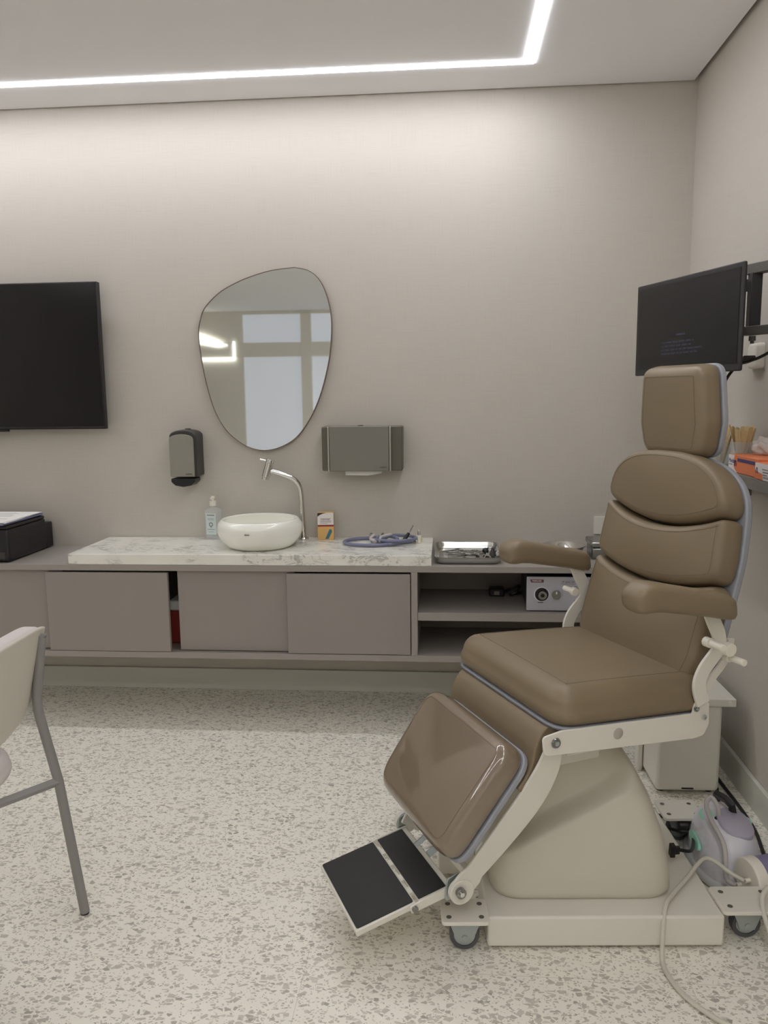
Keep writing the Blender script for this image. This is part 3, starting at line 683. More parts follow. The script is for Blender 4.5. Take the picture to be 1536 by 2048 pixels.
# ------------------------------------------------------------------ examination chair: base (own rotation) and upper part
ROOT = thing('examination_chair', 'brown upholstered examination chair with armrests, footrest and cream metal base', 'examination chair', (.36, 2.1, 0), R(26))
def base_mx(): return Matrix.Rotation(R(-26), 4, 'Z') @ Matrix.Rotation(R(0), 4, 'Z') @ Matrix.Translation((.007, -.022, 0)) @ Matrix.Rotation(R(4), 4, 'Z')
BMX = base_mx()
def bfin(name, bm, m, parent=ROOT, **k):
    bmesh.ops.transform(bm, matrix=BMX, verts=bm.verts[:]); return fin(name, bm, m, parent, **k)
bm = BM(); box(bm, (-.289, -.275, .008), (.29, .24, .088)); slab = bfin('base_slab', bm, M['white'], bevel=.006)
def flange(cx, cy, hx, hy):
    bm = BM(); prism(bm, rrect(cx - hx, cx + hx, cy - hy, cy + hy, .012), .0885, .098); f = bfin('wheel_plate', bm, M['white'], bevel=.0015)
    for sx in (-.68, .68):
        for sy in (-.55, .55):
            bm = BM(); cyl(bm, (cx + hx * sx, cy + hy * sy, .0982), (cx + hx * sx, cy + hy * sy, .0988), .0065, 14); s = bfin('screw', bm, M['grey_metal'], f)
    # fork and wheel
    bm = BM()
    for s in (-1, 1): prism(bm, [(cx - .042, .088), (cx + .042, .088), (cx + .018, .026), (cx - .018, .026)], -s * .017 - cy - .0015, -s * .017 - cy + .0015, SIDE)
    box(bm, (cx - .04, cy - .032, .084), (cx + .04, cy + .032, .088)); cyl(bm, (cx, cy - .021, .0375), (cx, cy + .021, .0375), .007, 16)
    fk = bfin('caster_fork', bm, M['zinc'])
    mxw = frame((cx, cy, .0375), (1, 0, 0), (0, 0, 1))
    bm = BM(); lathe(bm, [(.0, -.010), (.026, -.010), (.026, .010), (0, .010)], 32, mxw); bfin('wheel_hub', bm, M['zinc'], fk)
    bm = BM(); lathe(bm, [(.0265, -.012), (.035, -.012), (.0372, -.006), (.0372, .006), (.035, .012), (.0265, .012)], 36, mxw, close=True); bfin('tyre', bm, mat('grey_tyre_rubber', (84, 84, 88), .55), fk)
flange(-.345, -.262, .058, .046); flange(.362, -.222, .075, .052); flange(.352, .215, .060, .055); flange(-.345, .215, .058, .046)
bm = BM()
box(bm, (-.392, .02, .012), (-.29, .16, .08)); bfin('side_bracket', bm, M['white'], bevel=.003)
# bell-shaped shroud
def sm(e0, e1, x):
    x = max(0, min(1, (x - e0) / (e1 - e0))); return x * x * (3 - 2 * x)
def lerp_tab(tab, z):
    for (z0, *a), (z1, *b) in zip(tab, tab[1:]):
        if z <= z1: k = (z - z0) / (z1 - z0); k = max(0, k); return [p + (q - p) * k for p, q in zip(a, b)]
    return list(tab[-1][1:])
tab = [(.088, -.262, .186, -.205, .215), (.10, -.268, .196, -.21, .22), (.15, -.27, .192, -.208, .215), (.24, -.262, .174, -.198, .20), (.33, -.245, .142, -.182, .175), (.40, -.225, .106, -.165, .15), (.44, -.205, .076, -.148, .12), (.465, -.18, .044, -.125, .10), (.474, -.15, .01, -.10, .07)]
rings = []
NZ = 60
for i in range(NZ + 1):
    z = .0885 + (.474 - .0885) * i / NZ
    x0, x1, y0, y1 = lerp_tab(tab, z); pts = resample(rrect(x0, x1, y0, y1, min(.075, (x1 - x0) * .35), 8), .5)
    pts = rrect(x0, x1, y0, y1, min(.075, (x1 - x0) * .35), 8)
    # densify each side evenly so that the ledge can bend the front
    dense = []
    for k, p in enumerate(pts):
        q = pts[(k + 1) % len(pts)]; L = math.hypot(q[0] - p[0], q[1] - p[1]); nn = 26 if k % 9 == 8 else 1
        for j in range(nn): dense.append((p[0] + (q[0] - p[0]) * j / nn, p[1] + (q[1] - p[1]) * j / nn))
    out = []
    for (x, y) in dense:
        zl = .255 + (x + .145) * .49
        front = sm(0.0, -.08, y)
        k = sm(zl - .006, zl + .024, z) * front * sm(.105, .055, x)
        out.append((x, y + .060 * k, z))
    rings.append(out)
nmin = min(len(r) for r in rings)
bm = BM()
if all(len(r) == nmin for r in rings): loft(bm, rings)
bfin('shroud', bm, M['shroud'], ang=80)
bm = BM(); box(bm, (.196, -.02, .125), (.215, .03, .145)); bfin('power_inlet', bm, M['black'], bevel=.001)
# lift column and seat carrier
bm = BM(); box(bm, (-.155, -.075, .43), (-.02, .10, .505)); fin('lift_head', bm, M['white'], ROOT, bevel=.004)
bm = BM(); box(bm, (-.20, -.235, .50), (.15, .235, .535)); fin('seat_carrier', bm, M['white'], ROOT, bevel=.004)
bm = BM(); box(bm, (-.16, -.12, .415), (-.02, -.076, .470)); fin('actuator_bracket', bm, M['white'], ROOT, bevel=.003)

# seat rails
rail = rpoly([(-.292, .578), (-.287, .532), (.145, .500), (.178, .503), (.194, .530), (.192, .590), (.146, .594), (.141, .566), (-.24, .586)], [.012, .016, .01, .02, .02, .01, .008, .004, .004])
for s in (-1, 1):
    bm = BM(); prism(bm, rail if s < 0 else [(max(-.19, a), b) for a, b in rail], -s * .268 - .003, -s * .268 + .003, SIDE); rl = fin('seat_rail', bm, M['white'], ROOT, bevel=.0012)
    for (u, z, r, mname, nm) in ((-.257, .560, .0125, 'steel', 'bolt'), (-.083, .553, .014, 'disp_edge', 'hole_cap'), (.150, .578, .008, 'steel', 'bolt'), (.176, .552, .0075, 'chrome', 'bolt')):
        if s > 0 and u < -.2: continue
        bm = BM(); y0 = s * .2715; dd = .004 if nm == 'bolt' else .0012
        cyl(bm, (u, y0, z), (u, y0 + s * dd, z), r, 22, r * .85); b_ = fin(nm, bm, M[mname], rl)
        if nm == 'bolt':
            bm = BM(); cyl(bm, (u, y0 + s * dd * 1.0, z), (u, y0 + s * (dd + .002), z), r * .45, 14); fin('bolt_head', bm, M['zinc'], rl)

# seat cushion
sx = Vector((1, 0, -.0556)).normalized()
SM = frame((-.03, 0, .568), sx, (0, 1, 0))
sp = rpoly([(-.216, -.262), (.235, -.262), (.235, .262), (-.216, .262)], [.06, .05, .05, .06])
bm = BM(); pad(bm, inset(sp, -.003), .010, .004, 0, SM @ Matrix.Translation((0, 0, -.004))); fin('seat_trim', bm, M['trim'], ROOT, label='blue-grey edge trim under the seat cushion')
bm = BM(); rg = pad(bm, sp, .088, .046, .008, SM @ Matrix.Translation((0, 0, .007)), bulge=.006); st = fin('seat', bm, M['brown'], ROOT, ang=80)
seam(rg, st)

# backrest: one shell, three cushions
bup = Vector((.278, 0, .96)); BK = frame((.225, 0, .655), (0, -1, 0), bup)
HW = .241
def soften(poly, r, turn=35):
    P_ = resample(poly, .004); n = len(P_); drop = {}
    sharp = []
    for i in range(n):
        a, p, b = Vector(P_[i - 3]), Vector(P_[i]), Vector(P_[(i + 3) % n])
        if (p - a).angle(b - p) > R(turn): sharp.append((i, (p - a).angle(b - p)))
    peaks = [i for i, g in sharp if all(g >= h for j, h in sharp if min(abs(i - j), n - abs(i - j)) < 6)]
    kk = int(r / .004); keep = [True] * n; ins = {}
    for i in peaks:
        if not all(keep[(i + d) % n] for d in range(-kk, kk + 1)): continue
        for d in range(-kk, kk + 1): keep[(i + d) % n] = False
        a, p, b = Vector(P_[(i - kk) % n]), Vector(P_[i]), Vector(P_[(i + kk) % n])
        ins[(i - kk) % n] = [tuple(a * (1 - t) ** 2 + p * 2 * t * (1 - t) + b * t * t) for t in [q / 8 for q in range(9)]]
    out = []
    for i in range(n):
        if i in ins: out += ins[i]
        elif keep[i]: out.append(P_[i])
    return out
c1 = lambda x, o=0: .340 + .054 * (x / HW) ** 2 + o
c0 = lambda x, o=0: .176 + .042 * (x / HW) ** 2 + o
xs = [HW * k / 12 for k in range(-12, 13)]
top = [(HW * math.copysign(abs(math.cos(a)) ** (2 / 2.5), math.cos(a)), .40 + .150 * math.sin(a) ** (2 / 2.5)) for a in [PI * k / 24 for k in range(0, 25)]]
polyA = [(x, c1(x, .004)) for x in xs] + top
polyB = [(x, c0(x, .004)) for x in xs] + [(x, c1(x, -.004)) for x in xs[::-1]]
polyC = rpoly([(-.19, -.06), (.19, -.06)], 0) if False else [(-.20, -.055), (-.15, -.066), (.15, -.066), (.20, -.055), (.228, -.03), (HW, .02)] + [(x, c0(x, -.004)) for x in xs[::-1]] + [(-HW, .02), (-.228, -.03)]
full = [(-.20, -.055), (-.15, -.066), (.15, -.066), (.20, -.055), (.228, -.03), (HW, .02)] + top + [(-HW, .02), (-.228, -.03)]
fullr = inset(resample(full, .02), -.004)
def bend(bm, extra=0.0):
    for v in bm.verts:
        k = max(0, v.co.z - .83); v.co.x -= (.42 + extra) * k * k; v.co.y *= 1 - .30 * max(0, v.co.z - .93)
bm = BM(); prism(bm, fullr, -.018, .001, BK)
bmesh.ops.subdivide_edges(bm, edges=[e for e in bm.edges if e.calc_length() > .1], cuts=8); bend(bm); fin('backrest_shell', bm, M['trim'], ROOT, bevel=.004, label='blue-grey shell edge behind the backrest cushions')
for nm, pl, cr, lab in (('back_cushion', polyC, .02, None), ('back_cushion', polyB, .022, None), ('back_cushion', polyA, .016, None)):
    bm = BM(); rg = pad(bm, soften(pl if area(pl) > 0 else pl[::-1], .030), .068, .020, cr, BK @ Matrix.Translation((0, 0, .0015)), bulge=.003, d=.016); bend(bm)
    for p in rg: p.x -= .42 * max(0, p.z - .83) ** 2; p.y *= 1 - .30 * max(0, p.z - .93)
    cu = fin(nm, bm, M['brown'], ROOT, ang=80); seam(rg, cu)

# headrest
HM = frame((.332, 0, 1.304), (0, -1, 0), (-.05, 0, 1))
hp = rpoly([(-.112, -.122), (.108, -.122), (.128, -.03), (.117, .122), (-.117, .122), (-.130, -.03)], [.06, .045, .08, .036, .036, .08])
bm = BM(); prism(bm, inset(resample(hp, .02), -.003), -.016, .001, HM); fin('headrest_shell', bm, M['trim'], ROOT, bevel=.004, label='blue-grey shell behind the headrest')
bm = BM(); rg = pad(bm, hp, .064, .026, .008, HM @ Matrix.Translation((0, 0, .0015)), bulge=.003); hd = fin('headrest', bm, M['brown'], ROOT, ang=80); seam(rg, hd)
bm = BM(); box(bm, (.338, -.03, 1.10), (.350, .03, 1.30)); fin('headrest_post', bm, M['zinc'], ROOT, bevel=.002)
bm = BM(); cyl(bm, (.345, .04, 1.275), (.345, .165, 1.275), .006, 12); cyl(bm, (.345, .150, 1.275), (.345, .170, 1.275), .010, 14); fin('headrest_lever', bm, M['disp_edge'], ROOT)

# armrests
apro = rpoly([(-.118, .888), (-.112, .912), (-.085, .926), (-.03, .926), (.192, .878), (.205, .866), (.190, .812), (-.06, .862), (-.095, .860)], [.01, .015, .02, .03, .012, .008, .006, .02, .012])
for s in (-1, 1):
    bm = BM(); rr = []
    for u, zc, hh, hw in ((-.084, .880, .010, .018), (-.082, .880, .018, .030), (-.074, .882, .027, .037), (-.060, .886, .033, .040), (-.040, .8895, .035, .041), (-.01, .886, .0345, .041), (.05, .873, .033, .041), (.13, .856, .032, .041), (.18, .845, .0325, .041), (.196, .842, .031, .040), (.203, .841, .026, .036), (.205, .841, .018, .028)):
        rr.append([(u + (.012 if s > 0 else 0) - (z - zc) * .15, s * .296 + y, z) for (y, z) in [(hw * math.copysign(abs(math.cos(q)) ** .5, math.cos(q)), zc + hh * math.copysign(abs(math.sin(q)) ** .55, math.sin(q))) for q in [2 * PI * k / 40 for k in range(40)]]])
    loft(bm, rr); arm = fin('armrest_pad', bm, M['brown'], ROOT, ang=70)
    bm = BM()
    # curved flat support from the seat rail to the pad
    for off, pts, wd_, th in ((.277, [(.165, .590), (.150, .640), (.165, .680), (.205, .725), (.205, .76), (.185, .800), (.168, .835)], .019, .004),
                              (.259, [(.178, .585), (.205, .640), (.235, .672), (.258, .705), (.262, .74)], .010, .004)):
        q = catmull([(a, b, 0) for a, b in pts], 5); L_, R_ = [], []
        for i, p in enumerate(q):
            d_ = (q[min(i + 1, len(q) - 1)] - q[max(i - 1, 0)]).normalized(); nn = Vector((-d_.y, d_.x, 0)); L_.append(tuple((p + nn * wd_)[:2])); R_.append(tuple((p - nn * wd_)[:2]))
        prism(bm, L_ + R_[::-1], -s * off - th, -s * off + th, SIDE)
    sup = fin('arm_support', bm, M['white'], ROOT, bevel=.001)
    for (u, z, l0, l1, rr_) in ((.170, .748, .27, .330, .0085), (.244, .699, .262, .325, .0085)):
        bm = BM(); cyl(bm, (u, s * l0, z), (u, s * (l0 + .018), z), rr_ * 1.45, 20); cyl(bm, (u, s * (l0 + .018), z), (u, s * l1, z), rr_, 20); fin('pivot_pin', bm, M['plastic_white'], sup, bevel=.001)
    bm = BM(); cyl(bm, (.226, s * .272, .726), (.226, s * .300, .726), .017, 24); fin('clamp_knob', bm, M['plastic_white'], sup, bevel=.002)
# back frame behind the lower backrest
bm = BM(); prism(bm, rpoly([(.20, .54), (.245, .62), (.33, .95), (.30, .96), (.215, .66), (.15, .56)], .01), -.20, .20, SIDE); fin('back_frame', bm, M['white'], ROOT, bevel=.003)

# knee skirt (leather roll hanging from the seat front)
kp = catmull([(-.222, .572, 0), (-.250, .562, 0), (-.268, .530, 0), (-.275, .495, 0), (-.286, .468, 0), (-.302, .445, 0), (-.318, .428, 0)], 5)
o1, o2 = [], []
for i, p in enumerate(kp):
    d_ = (kp[min(i + 1, len(kp) - 1)] - kp[max(i - 1, 0)]).normalized(); nn = Vector((-d_.y, d_.x, 0)); o1.append(tuple((p + nn * .014)[:2])); o2.append(tuple((p - nn * .014)[:2]))
bm = BM(); prism(bm, o1 + o2[::-1], -.214, .225, SIDE); fin('knee_flap', bm, M['brown'], ROOT, bevel=.010, seg=4, ang=70)

# calf pad
cu_ = Vector((.609, 0, .793)); CM = frame((-.386, 0, .392), (0, -1, 0), cu_)
cp = rpoly([(-.196, -.152), (.212, -.152), (.222, .146), (-.222, .146)], [.075, .055, .05, .06])
bm = BM(); prism(bm, inset(resample(cp, .02), -.004), -.014, .001, CM); fin('calf_shell', bm, M['trim'], ROOT, bevel=.003, label='blue-grey edge trim behind the calf cushion')
bm = BM(); rg = pad(bm, cp, .062, .024, .008, CM @ Matrix.Translation((0, 0, .0015)), bulge=.003); cf = fin('calf_cushion', bm, M['brown_gloss'], ROOT, ang=80, label='glossy film-covered calf cushion')
seam(rg, cf)
# leg frame
for s in (-1, 1):
    ln = [(-.246, .540, .250), (-.262, .470, .236), (-.300, .390, .218), (-.382, .272, .190), (-.448, .178, .166)]
    ln = [tuple(v) for v in catmull(ln, 6)]
    bm = BM(); rr = []
    for i, p in enumerate(ln):
        a_ = Vector(ln[max(0, i - 1)]); b_ = Vector(ln[min(len(ln) - 1, i + 1)]); d_ = (b_ - a_); nn = Vector((-d_.y, d_.x)).normalized()   # in (u,z)
        k = i / (len(ln) - 1); w = .024 + .012 * math.sin(PI * min(1, k * 1.1)) if k < .9 else .031
        u, z, v = p; v *= s if s < 0 else .84
        rr.append([(u + nn.x * w, v - .004, z + nn.y * w), (u - nn.x * w, v - .004, z - nn.y * w), (u - nn.x * w, v + .004, z - nn.y * w), (u + nn.x * w, v + .004, z + nn.y * w)])
    loft(bm, rr); lg = fin('leg_bar', bm, M['white'], ROOT, bevel=.002)
    bm = BM(); cyl(bm, (-.448, s * .162, .178), (-.448, s * .178, .178), .031, 28); fin('bar_end', bm, M['white'], lg, bevel=.001)
    bm = BM(); cyl(bm, (-.455, s * .178, .182), (-.455, s * .190, .182), .0125, 22); fin('bolt', bm, M['steel'], lg, bevel=.001)
    bm = BM(); cyl(bm, (-.455, s * .190, .182), (-.455, s * .193, .182), .006, 14); fin('bolt_head', bm, M['chrome'], lg)
bm = BM(); prism(bm, rpoly([(-.33, .41), (-.345, .42), (-.455, .262), (-.440, .254)], .003), -.165, .165, SIDE); fin('leg_cross_plate', bm, M['white'], ROOT, bevel=.002)
bm = BM(); tube(bm, [(-.478, .055, .168), (-.400, .055, .218), (-.36, .055, .245)], .012, 4, flat=(1, .5)); fin('link_bar', bm, M['zinc'], ROOT, bevel=.001)
bm = BM(); tube(bm, [(-.470, .020, .150), (-.395, .020, .195), (-.35, .020, .23)], .014, 4, flat=(1, .6)); fin('link_bar', bm, M['zinc'], ROOT, bevel=.001)
bm = BM(); box(bm, (-.415, -.160, .175), (-.395, .160, .195)); fin('cross_tube', bm, M['white'], ROOT, bevel=.003)

# footrest
fd = Vector((-.236, 0, -.052)).normalized(); FM = frame((-.47, 0, .180), -fd, (0, 1, 0))        # local x runs back toward the chair, z up
bm = BM()
def fbox(x0, x1, y0, y1, z0, z1): box(bm, (x0, y0, z0), (x1, y1, z1), FM)
fbox(-.243, -.086, -.142, .142, -.020, -.004); ft = fin('foot_plate', bm, M['white'], ROOT, bevel=.003)
bm = BM(); prism(bm, rrect(-.238, -.0905, -.137, .137, .006), -.0039, -.0008, FM); fin('rubber_mat', bm, M['rubber'], ft, bevel=.0006)
bm = BM(); fbox(-.078, .012, -.142, .142, -.020, -.004); ft2 = fin('foot_plate', bm, M['white'], ROOT, bevel=.003)
bm = BM(); prism(bm, rrect(-.077, -.003, -.137, .137, .002), -.0039, -.0008, FM); fin('rubber_mat', bm, M['rubber'], ft2, bevel=.0006)
hgs = {}
for s in (-1, 1):
    bm = BM(); prism(bm, rpoly([(-.105, -.024), (.03, -.024), (.03, -.002), (-.075, -.002), (-.105, -.006)], .006), -s * .1455 - .0025, -s * .1455 + .0025, FM @ SIDE)
    hgs[s] = fin('hinge_bar', bm, M['white'], ROOT, bevel=.001)
for s in (-1, 1):
    bm = BM(); bb = [FM @ Vector((-.094, s * .1482, -.014)), FM @ Vector((-.094, s * .153, -.014))]; cyl(bm, bb[0], bb[1], .0075, 18); fin('bolt', bm, M['steel'], hgs[s])
for y in (-.09, -.035, .035, .09):
    bm = BM(); box(bm, (-.088, y - .012, -.016), (-.076, y + .012, -.006), FM); fin('hinge_knuckle', bm, M['white'], ROOT, bevel=.001)
for s in (-1, 1):
    bm = BM(); prism(bm, rpoly([(-.02, -.03), (.035, -.03), (.035, .03), (.0, .025)], .01), -s * .152 - .002, -s * .152 + .002, FM @ SIDE); fin('pivot_lug', bm, M['zinc'], ROOT, bevel=.001)

# ------------------------------------------------------------------ low white stand behind the chair
t = thing('equipment_stand', 'low cream metal stand with an overhanging top behind the examination chair', 'stand', (.81, 2.74, 0), R(1))
obox('body', (-.105, -.145, .012), (.105, .13, .315), M['white'], t, bevel=.012, seg=3)
obox('top_plate', (-.14, -.15, .3155), (.146, .16, .342), M['white'], t, bevel=.003)
bm = BM(); cyl(bm, (.125, -.1505, .329), (.125, -.1545, .329), .007, 16); fin('screw', bm, M['plastic_white'], t)
obox('leg', (-.125, .02, 0), (-.107, .07, .3), M['white'], t, bevel=.006)
obox('vent_slot', (-.02, -.1462, .02), (.02, -.1455, .026), M['black'], t, bevel=.0003)
bm = BM()
for x in (-.08, .08):
    for y in (-.11, .1): cyl(bm, (x, y, 0), (x, y, .0118), .012, 12)
fin('foot', bm, M['rubber'], t)

# ------------------------------------------------------------------ portable aspirator
t = thing('aspirator_pump', 'lilac and mint oval aspirator pump with black handle on the floor beside the chair', 'medical device', (.795, 2.190, 0), R(-3)); t.scale = (1, .80, 1)
bm = BM(); rr = []
def sup(a, b, z, e=2.4, n=56, dy=0): return [(a * math.copysign(abs(math.cos(q)) ** (2 / e), math.cos(q)), dy + b * math.copysign(abs(math.sin(q)) ** (2 / e), math.sin(q)), z) for q in [2 * PI * k / n for k in range(n)]]
for z, a, b in ((.010, .084, .178), (.03, .089, .186), (.06, .087, .182), (.095, .079, .168), (.125, .066, .148), (.140, .052, .125), (.145, .033, .09)): rr.append(sup(a, b, z))
loft(bm, rr); body = fin('body', bm, M['lilac_white'], t, ang=80)
bm = BM(); loft(bm, [sup(.096, .195, .004), sup(.100, .200, .010), sup(.098, .198, .020), sup(.0905, .188, .026)]); fin('base_rim', bm, mat('clear_grey_rim', (212, 216, 216), .15, trans=.15), t, ang=80)
bm = BM(); tl = Matrix.Translation((.018, -.040, .1455)) @ Matrix.Rotation(R(5), 4, 'Y') @ Matrix.Rotation(R(4), 4, 'X')
loft(bm, [sup(.044, .082, -.02), sup(.046, .085, .002), sup(.042, .081, .006)], mx=tl); fin('top_panel', bm, M['lilac'], t, ang=60)
bm = BM(); tl = Matrix.Translation((-.045, .03, .137)) @ Matrix.Rotation(R(-24), 4, 'Y')
loft(bm, [sup(.018, .040, -.004), sup(.020, .043, .001), sup(.017, .038, .003)], mx=tl); fin('mint_window', bm, M['mint'], t, ang=60)
bm = BM(); tl = Matrix.Translation((.058, -.005, .141)) @ Matrix.Rotation(R(16), 4, 'Y')
loft(bm, [sup(.014, .022, 0), sup(.013, .020, .0035)], mx=tl); fin('mint_window', bm, M['mint'], t, ang=60)
bm = BM(); tl = Matrix.Translation((-.088, -.035, .085)) @ Matrix.Rotation(R(-68), 4, 'Y')
loft(bm, [sup(.012, .06, -.004), sup(.012, .06, .004)], mx=tl); fin('mint_window', bm, M['mint'], t, ang=60)
bm = BM(); tube(bm, [(.0, .128, .120), (.0, .124, .165), (.012, .055, .178), (.022, .022, .172), (.026, .018, .138)], [.011, .011, .010, .010, .011], 4, flat=(1.3, .8)); fin('handle', bm, M['black'], t, bevel=.002)
bm = BM(); cyl(bm, (-.020, -.012, .139), (-.020, -.012, .1475), .012, 20); fin('hose_port', bm, M['black'], t, bevel=.001)
obox('side_socket', (-.112, .07, .055), (-.082, .10, .085), M['dark'], t, bevel=.006)
# canister with lid, clipped on the near end
cx, cy, cz = .782, 1.980, .084
t = thing('suction_canister', 'purple suction canister with white screw lid lying at the front of the pump', 'canister', (cx, cy, cz))
cmx = frame((0, 0, .0), (0, .3, 1), (0, -1, .3)); 
ax_ = Vector((1, .27, .03)).normalized(); yv = Vector((0, 0, 1)).cross(ax_).normalized(); cmx = frame((0, 0, .004), yv, ax_.cross(yv))
bm = BM(); lathe(bm, [(0, 0), (.052, 0), (.056, .004), (.056, .030), (.050, .030), (0, .030)], 44, cmx); fin('lid', bm, M['plastic_white'], t, bevel=.001)
bm = BM(); lathe(bm, [(0, .0305), (.052, .0305), (.053, .10), (.048, .15), (0, .15)], 44, cmx); fin('jar', bm, M['purple'], t)
for (px_, py_) in ((-.012, .006), (.022, -.028)):
    bm = BM(); p0 = cmx @ Vector((px_, py_, -.0002)); p1 = cmx @ Vector((px_, py_, -.014)); cyl(bm, p0, p1, .006, 14); fin('nozzle', bm, M['plastic_white'], t, bevel=.001)
bm = BM(); box(bm, (.0, .005, -.0835), (.1, .045, -.050)); fin('cradle', bm, M['lilac_white'], t, bevel=.004)
nz = [Vector((cx, cy, cz)) + cmx @ Vector((px_, py_, -.016)) for (px_, py_) in ((-.012, .006), (.022, -.028))]
# thin clear hose from port to lid
bm = BM(); tube(bm, catmull([(.775, 2.181, .149), (.772, 2.190, .178), (.762, 2.215, .192), (.744, 2.20, .178), (.738, 2.14, .166), (.745, 2.05, .140), tuple(nz[1] + Vector((-.02, .015, .012))), tuple(nz[1])], 8), .0065, 12)
tag(fin('clear_hose', bm, M['tube_thin']), 'short clear hose looping from the pump port to the canister lid', 'hose')
# long milky hose on the floor
bm = BM(); tube(bm, catmull([tuple(nz[0]), tuple(nz[0] + Vector((-.03, .02, .01))), (.690, 2.02, .12), (.62, 1.95, .105), (.56, 1.875, .103), (.535, 1.835, .098), (.522, 1.800, .06), (.513, 1.765, .012), (.512, 1.72, .009), (.528, 1.66, .009), (.560, 1.61, .009), (.610, 1.565, .009), (.70, 1.53, .009), (.82, 1.54, .009)], 8), .0058, 14)
tag(fin('milky_hose', bm, M['tube_clear']), 'long milky suction hose draped over the chair base onto the floor', 'hose')
bm = BM(); tube(bm, catmull([(.86, 1.91, .125), (.81, 1.89, .135), (.775, 1.86, .120), (.77, 1.825, .085), (.785, 1.80, .04), (.81, 1.78, .009), (.88, 1.72, .009)], 8), .0060, 14)
tag(fin('milky_hose', bm, M['tube_clear']), 'milky hose end drooping over the front wheel plate at the right edge', 'hose')
# cables
bm = BM(); tube(bm, catmull([(.945, 2.95, .012), (.950, 2.70, .0065), (.955, 2.50, .0065), (.950, 2.36, .0065), (.926, 2.22, .0065), (.918, 2.08, .0065), (.935, 1.95, .0065)], 8), .006, 10)
tag(fin('power_cable', bm, M['black']), 'black power cable lying along the right-hand baseboard', 'cable')
bm = BM(); tube(bm, catmull([(.928, 2.80, .10), (.922, 2.66, .045), (.905, 2.56, .008), (.87, 2.46, .006), (.845, 2.37, .05)], 8), .004, 8)
tag(fin('power_cable', bm, M['black']), 'thin black cable dropping from behind the stand to the pump', 'cable')
t = thing('power_plug', 'black plug and cord pushed into the right side of the chair base cover', 'plug', (0, 0, 0))
bm = BM(); tube(bm, catmull([(.628, 2.05, .123), (.665, 2.07, .110), (.700, 2.16, .085), (.712, 2.22, .075), (.690, 2.25, .062), (.665, 2.30, .045), (.640, 2.36, .011)], 8), .0048, 10); fin('cord', bm, M['black'], t)
pm = frame((.600, 2.04, .127), (1, .2, -.05), (0, 1, 0)); bm = BM(); box(bm, (0, -.011, -.016), (.014, .011, .016), pm); box(bm, (.014, -.006, -.010), (.028, .006, .010), pm); fin('plug', bm, M['black'], t, bevel=.0015)
t = thing('cable_coupler', 'black cable coupler lying on the floor behind the pump', 'plug', (0, 0, 0))
bm = BM(); tube(bm, catmull([(.600, 2.48, .006), (.66, 2.45, .007), (.69, 2.425, .012), (.715, 2.41, .018)], 6), .006, 10); fin('cord', bm, M['black'], t)
obox('coupler', (.715, 2.385, .002), (.745, 2.42, .034), M['dark'], t, bevel=.005)

# ------------------------------------------------------------------ monitor on wall arm
mp0, mp1 = Vector((.652, 2.86, 0)), Vector((.824, 2.345, 0)); dx_ = (mp1 - mp0).normalized(); mw = (mp1 - mp0).length / 2
t = thing('wall_monitor', 'black computer monitor on a wall arm behind the headrest', 'monitor', tuple((mp0 + mp1) / 2 + Vector((0, 0, 1.413))), math.atan2(dx_.y, dx_.x))
HH = .302
MF = frame((0, 0, 0), (1, 0, 0), (0, 0, 1))          # front faces local -y
bm = BM(); prism(bm, rrect(-mw, mw, 0, HH, .006), -.010, .0, MF); fin('casing', bm, M['black_matte'], t, bevel=.003)
bm = BM(); rr = [[(x, y, z) for x, z in rrect(-mw + i, mw - i, i, HH - i, .02)] for i, y in ((.03, .010), (.045, .020), (.07, .036), (.10, .040))]; loft(bm, rr); fin('rear_housing', bm, M['black_matte'], t)
bm = BM(); box(bm, (-mw + .014, -.0012, .022), (mw - .014, -.0002, HH - .014)); sc = fin('screen', bm, M['screen_m'], t)
bm = BM(); random.seed(5)
for i, z in enumerate((.100, .088, .076, .064)):
    x = -.115
    end = -.115 + (.17, .165, .21, .19)[i]
    while x < end:
        w_ = random.uniform(.012, .032); box(bm, (x, -.0017, z), (min(x + w_, end), -.0013, z + .0045)); x += w_ + .005
box(bm, (-.035, -.0017, .121), (.012, -.0013, .127)); fin('screen_text', bm, M['text_blue'], sc)
# arm: world positions turned into the monitor's frame
inv = (Matrix.Translation(t.location) @ Matrix.Rotation(t.rotation_euler.z, 4, 'Z')).inverted()
W = lambda x, y, z: inv @ Vector((x, y, z))
def wbar(name, a, b, hw, hz, m, par=t):
    a, b = Vector(a), Vector(b); d_ = (b - a).normalized(); sd = d_.cross(Vector((0, 0, 1))).normalized()
    bm = BM(); vs = box(bm, (0, -hw, -hz), ((b - a).length, hw, hz)); mx_ = Matrix((d_, -sd, d_.cross(-sd))).transposed().to_4x4(); mx_.translation = a
    bmesh.ops.transform(bm, matrix=inv @ mx_, verts=vs); return fin(name, bm, M[m], par, bevel=.002)
px, py = .905, 2.485
bm = BM(); vs = box(bm, (px - .016, py - .016, 1.545), (px + .016, py + .016, 1.70)); bmesh.ops.transform(bm, matrix=inv, verts=vs); post = fin('swivel_post', bm, M['black_matte'], t, bevel=.002)
wbar('monitor_link', (.775, 2.62, 1.668), (px + .012, py + .002, 1.668), .010, .017, 'black_matte')
wbar('upper_arm', (px - .01, py + .026, 1.712), (.985, 2.30, 1.712), .016, .015, 'grey_metal')
wbar('lower_arm', (px - .02, py + .022, 1.533), (.985, 2.33, 1.533), .016, .013, 'grey_metal')
bm = BM(); 
for v_ in (W(px, py, 1.518),): cyl(bm, v_, v_ - Vector((0, 0, .014)), .010, 16); cyl(bm, v_ - Vector((0, 0, .014)), v_ - Vector((0, 0, .022)), .006, 6)
fin('arm_bolt', bm, M['grey_metal'], t)
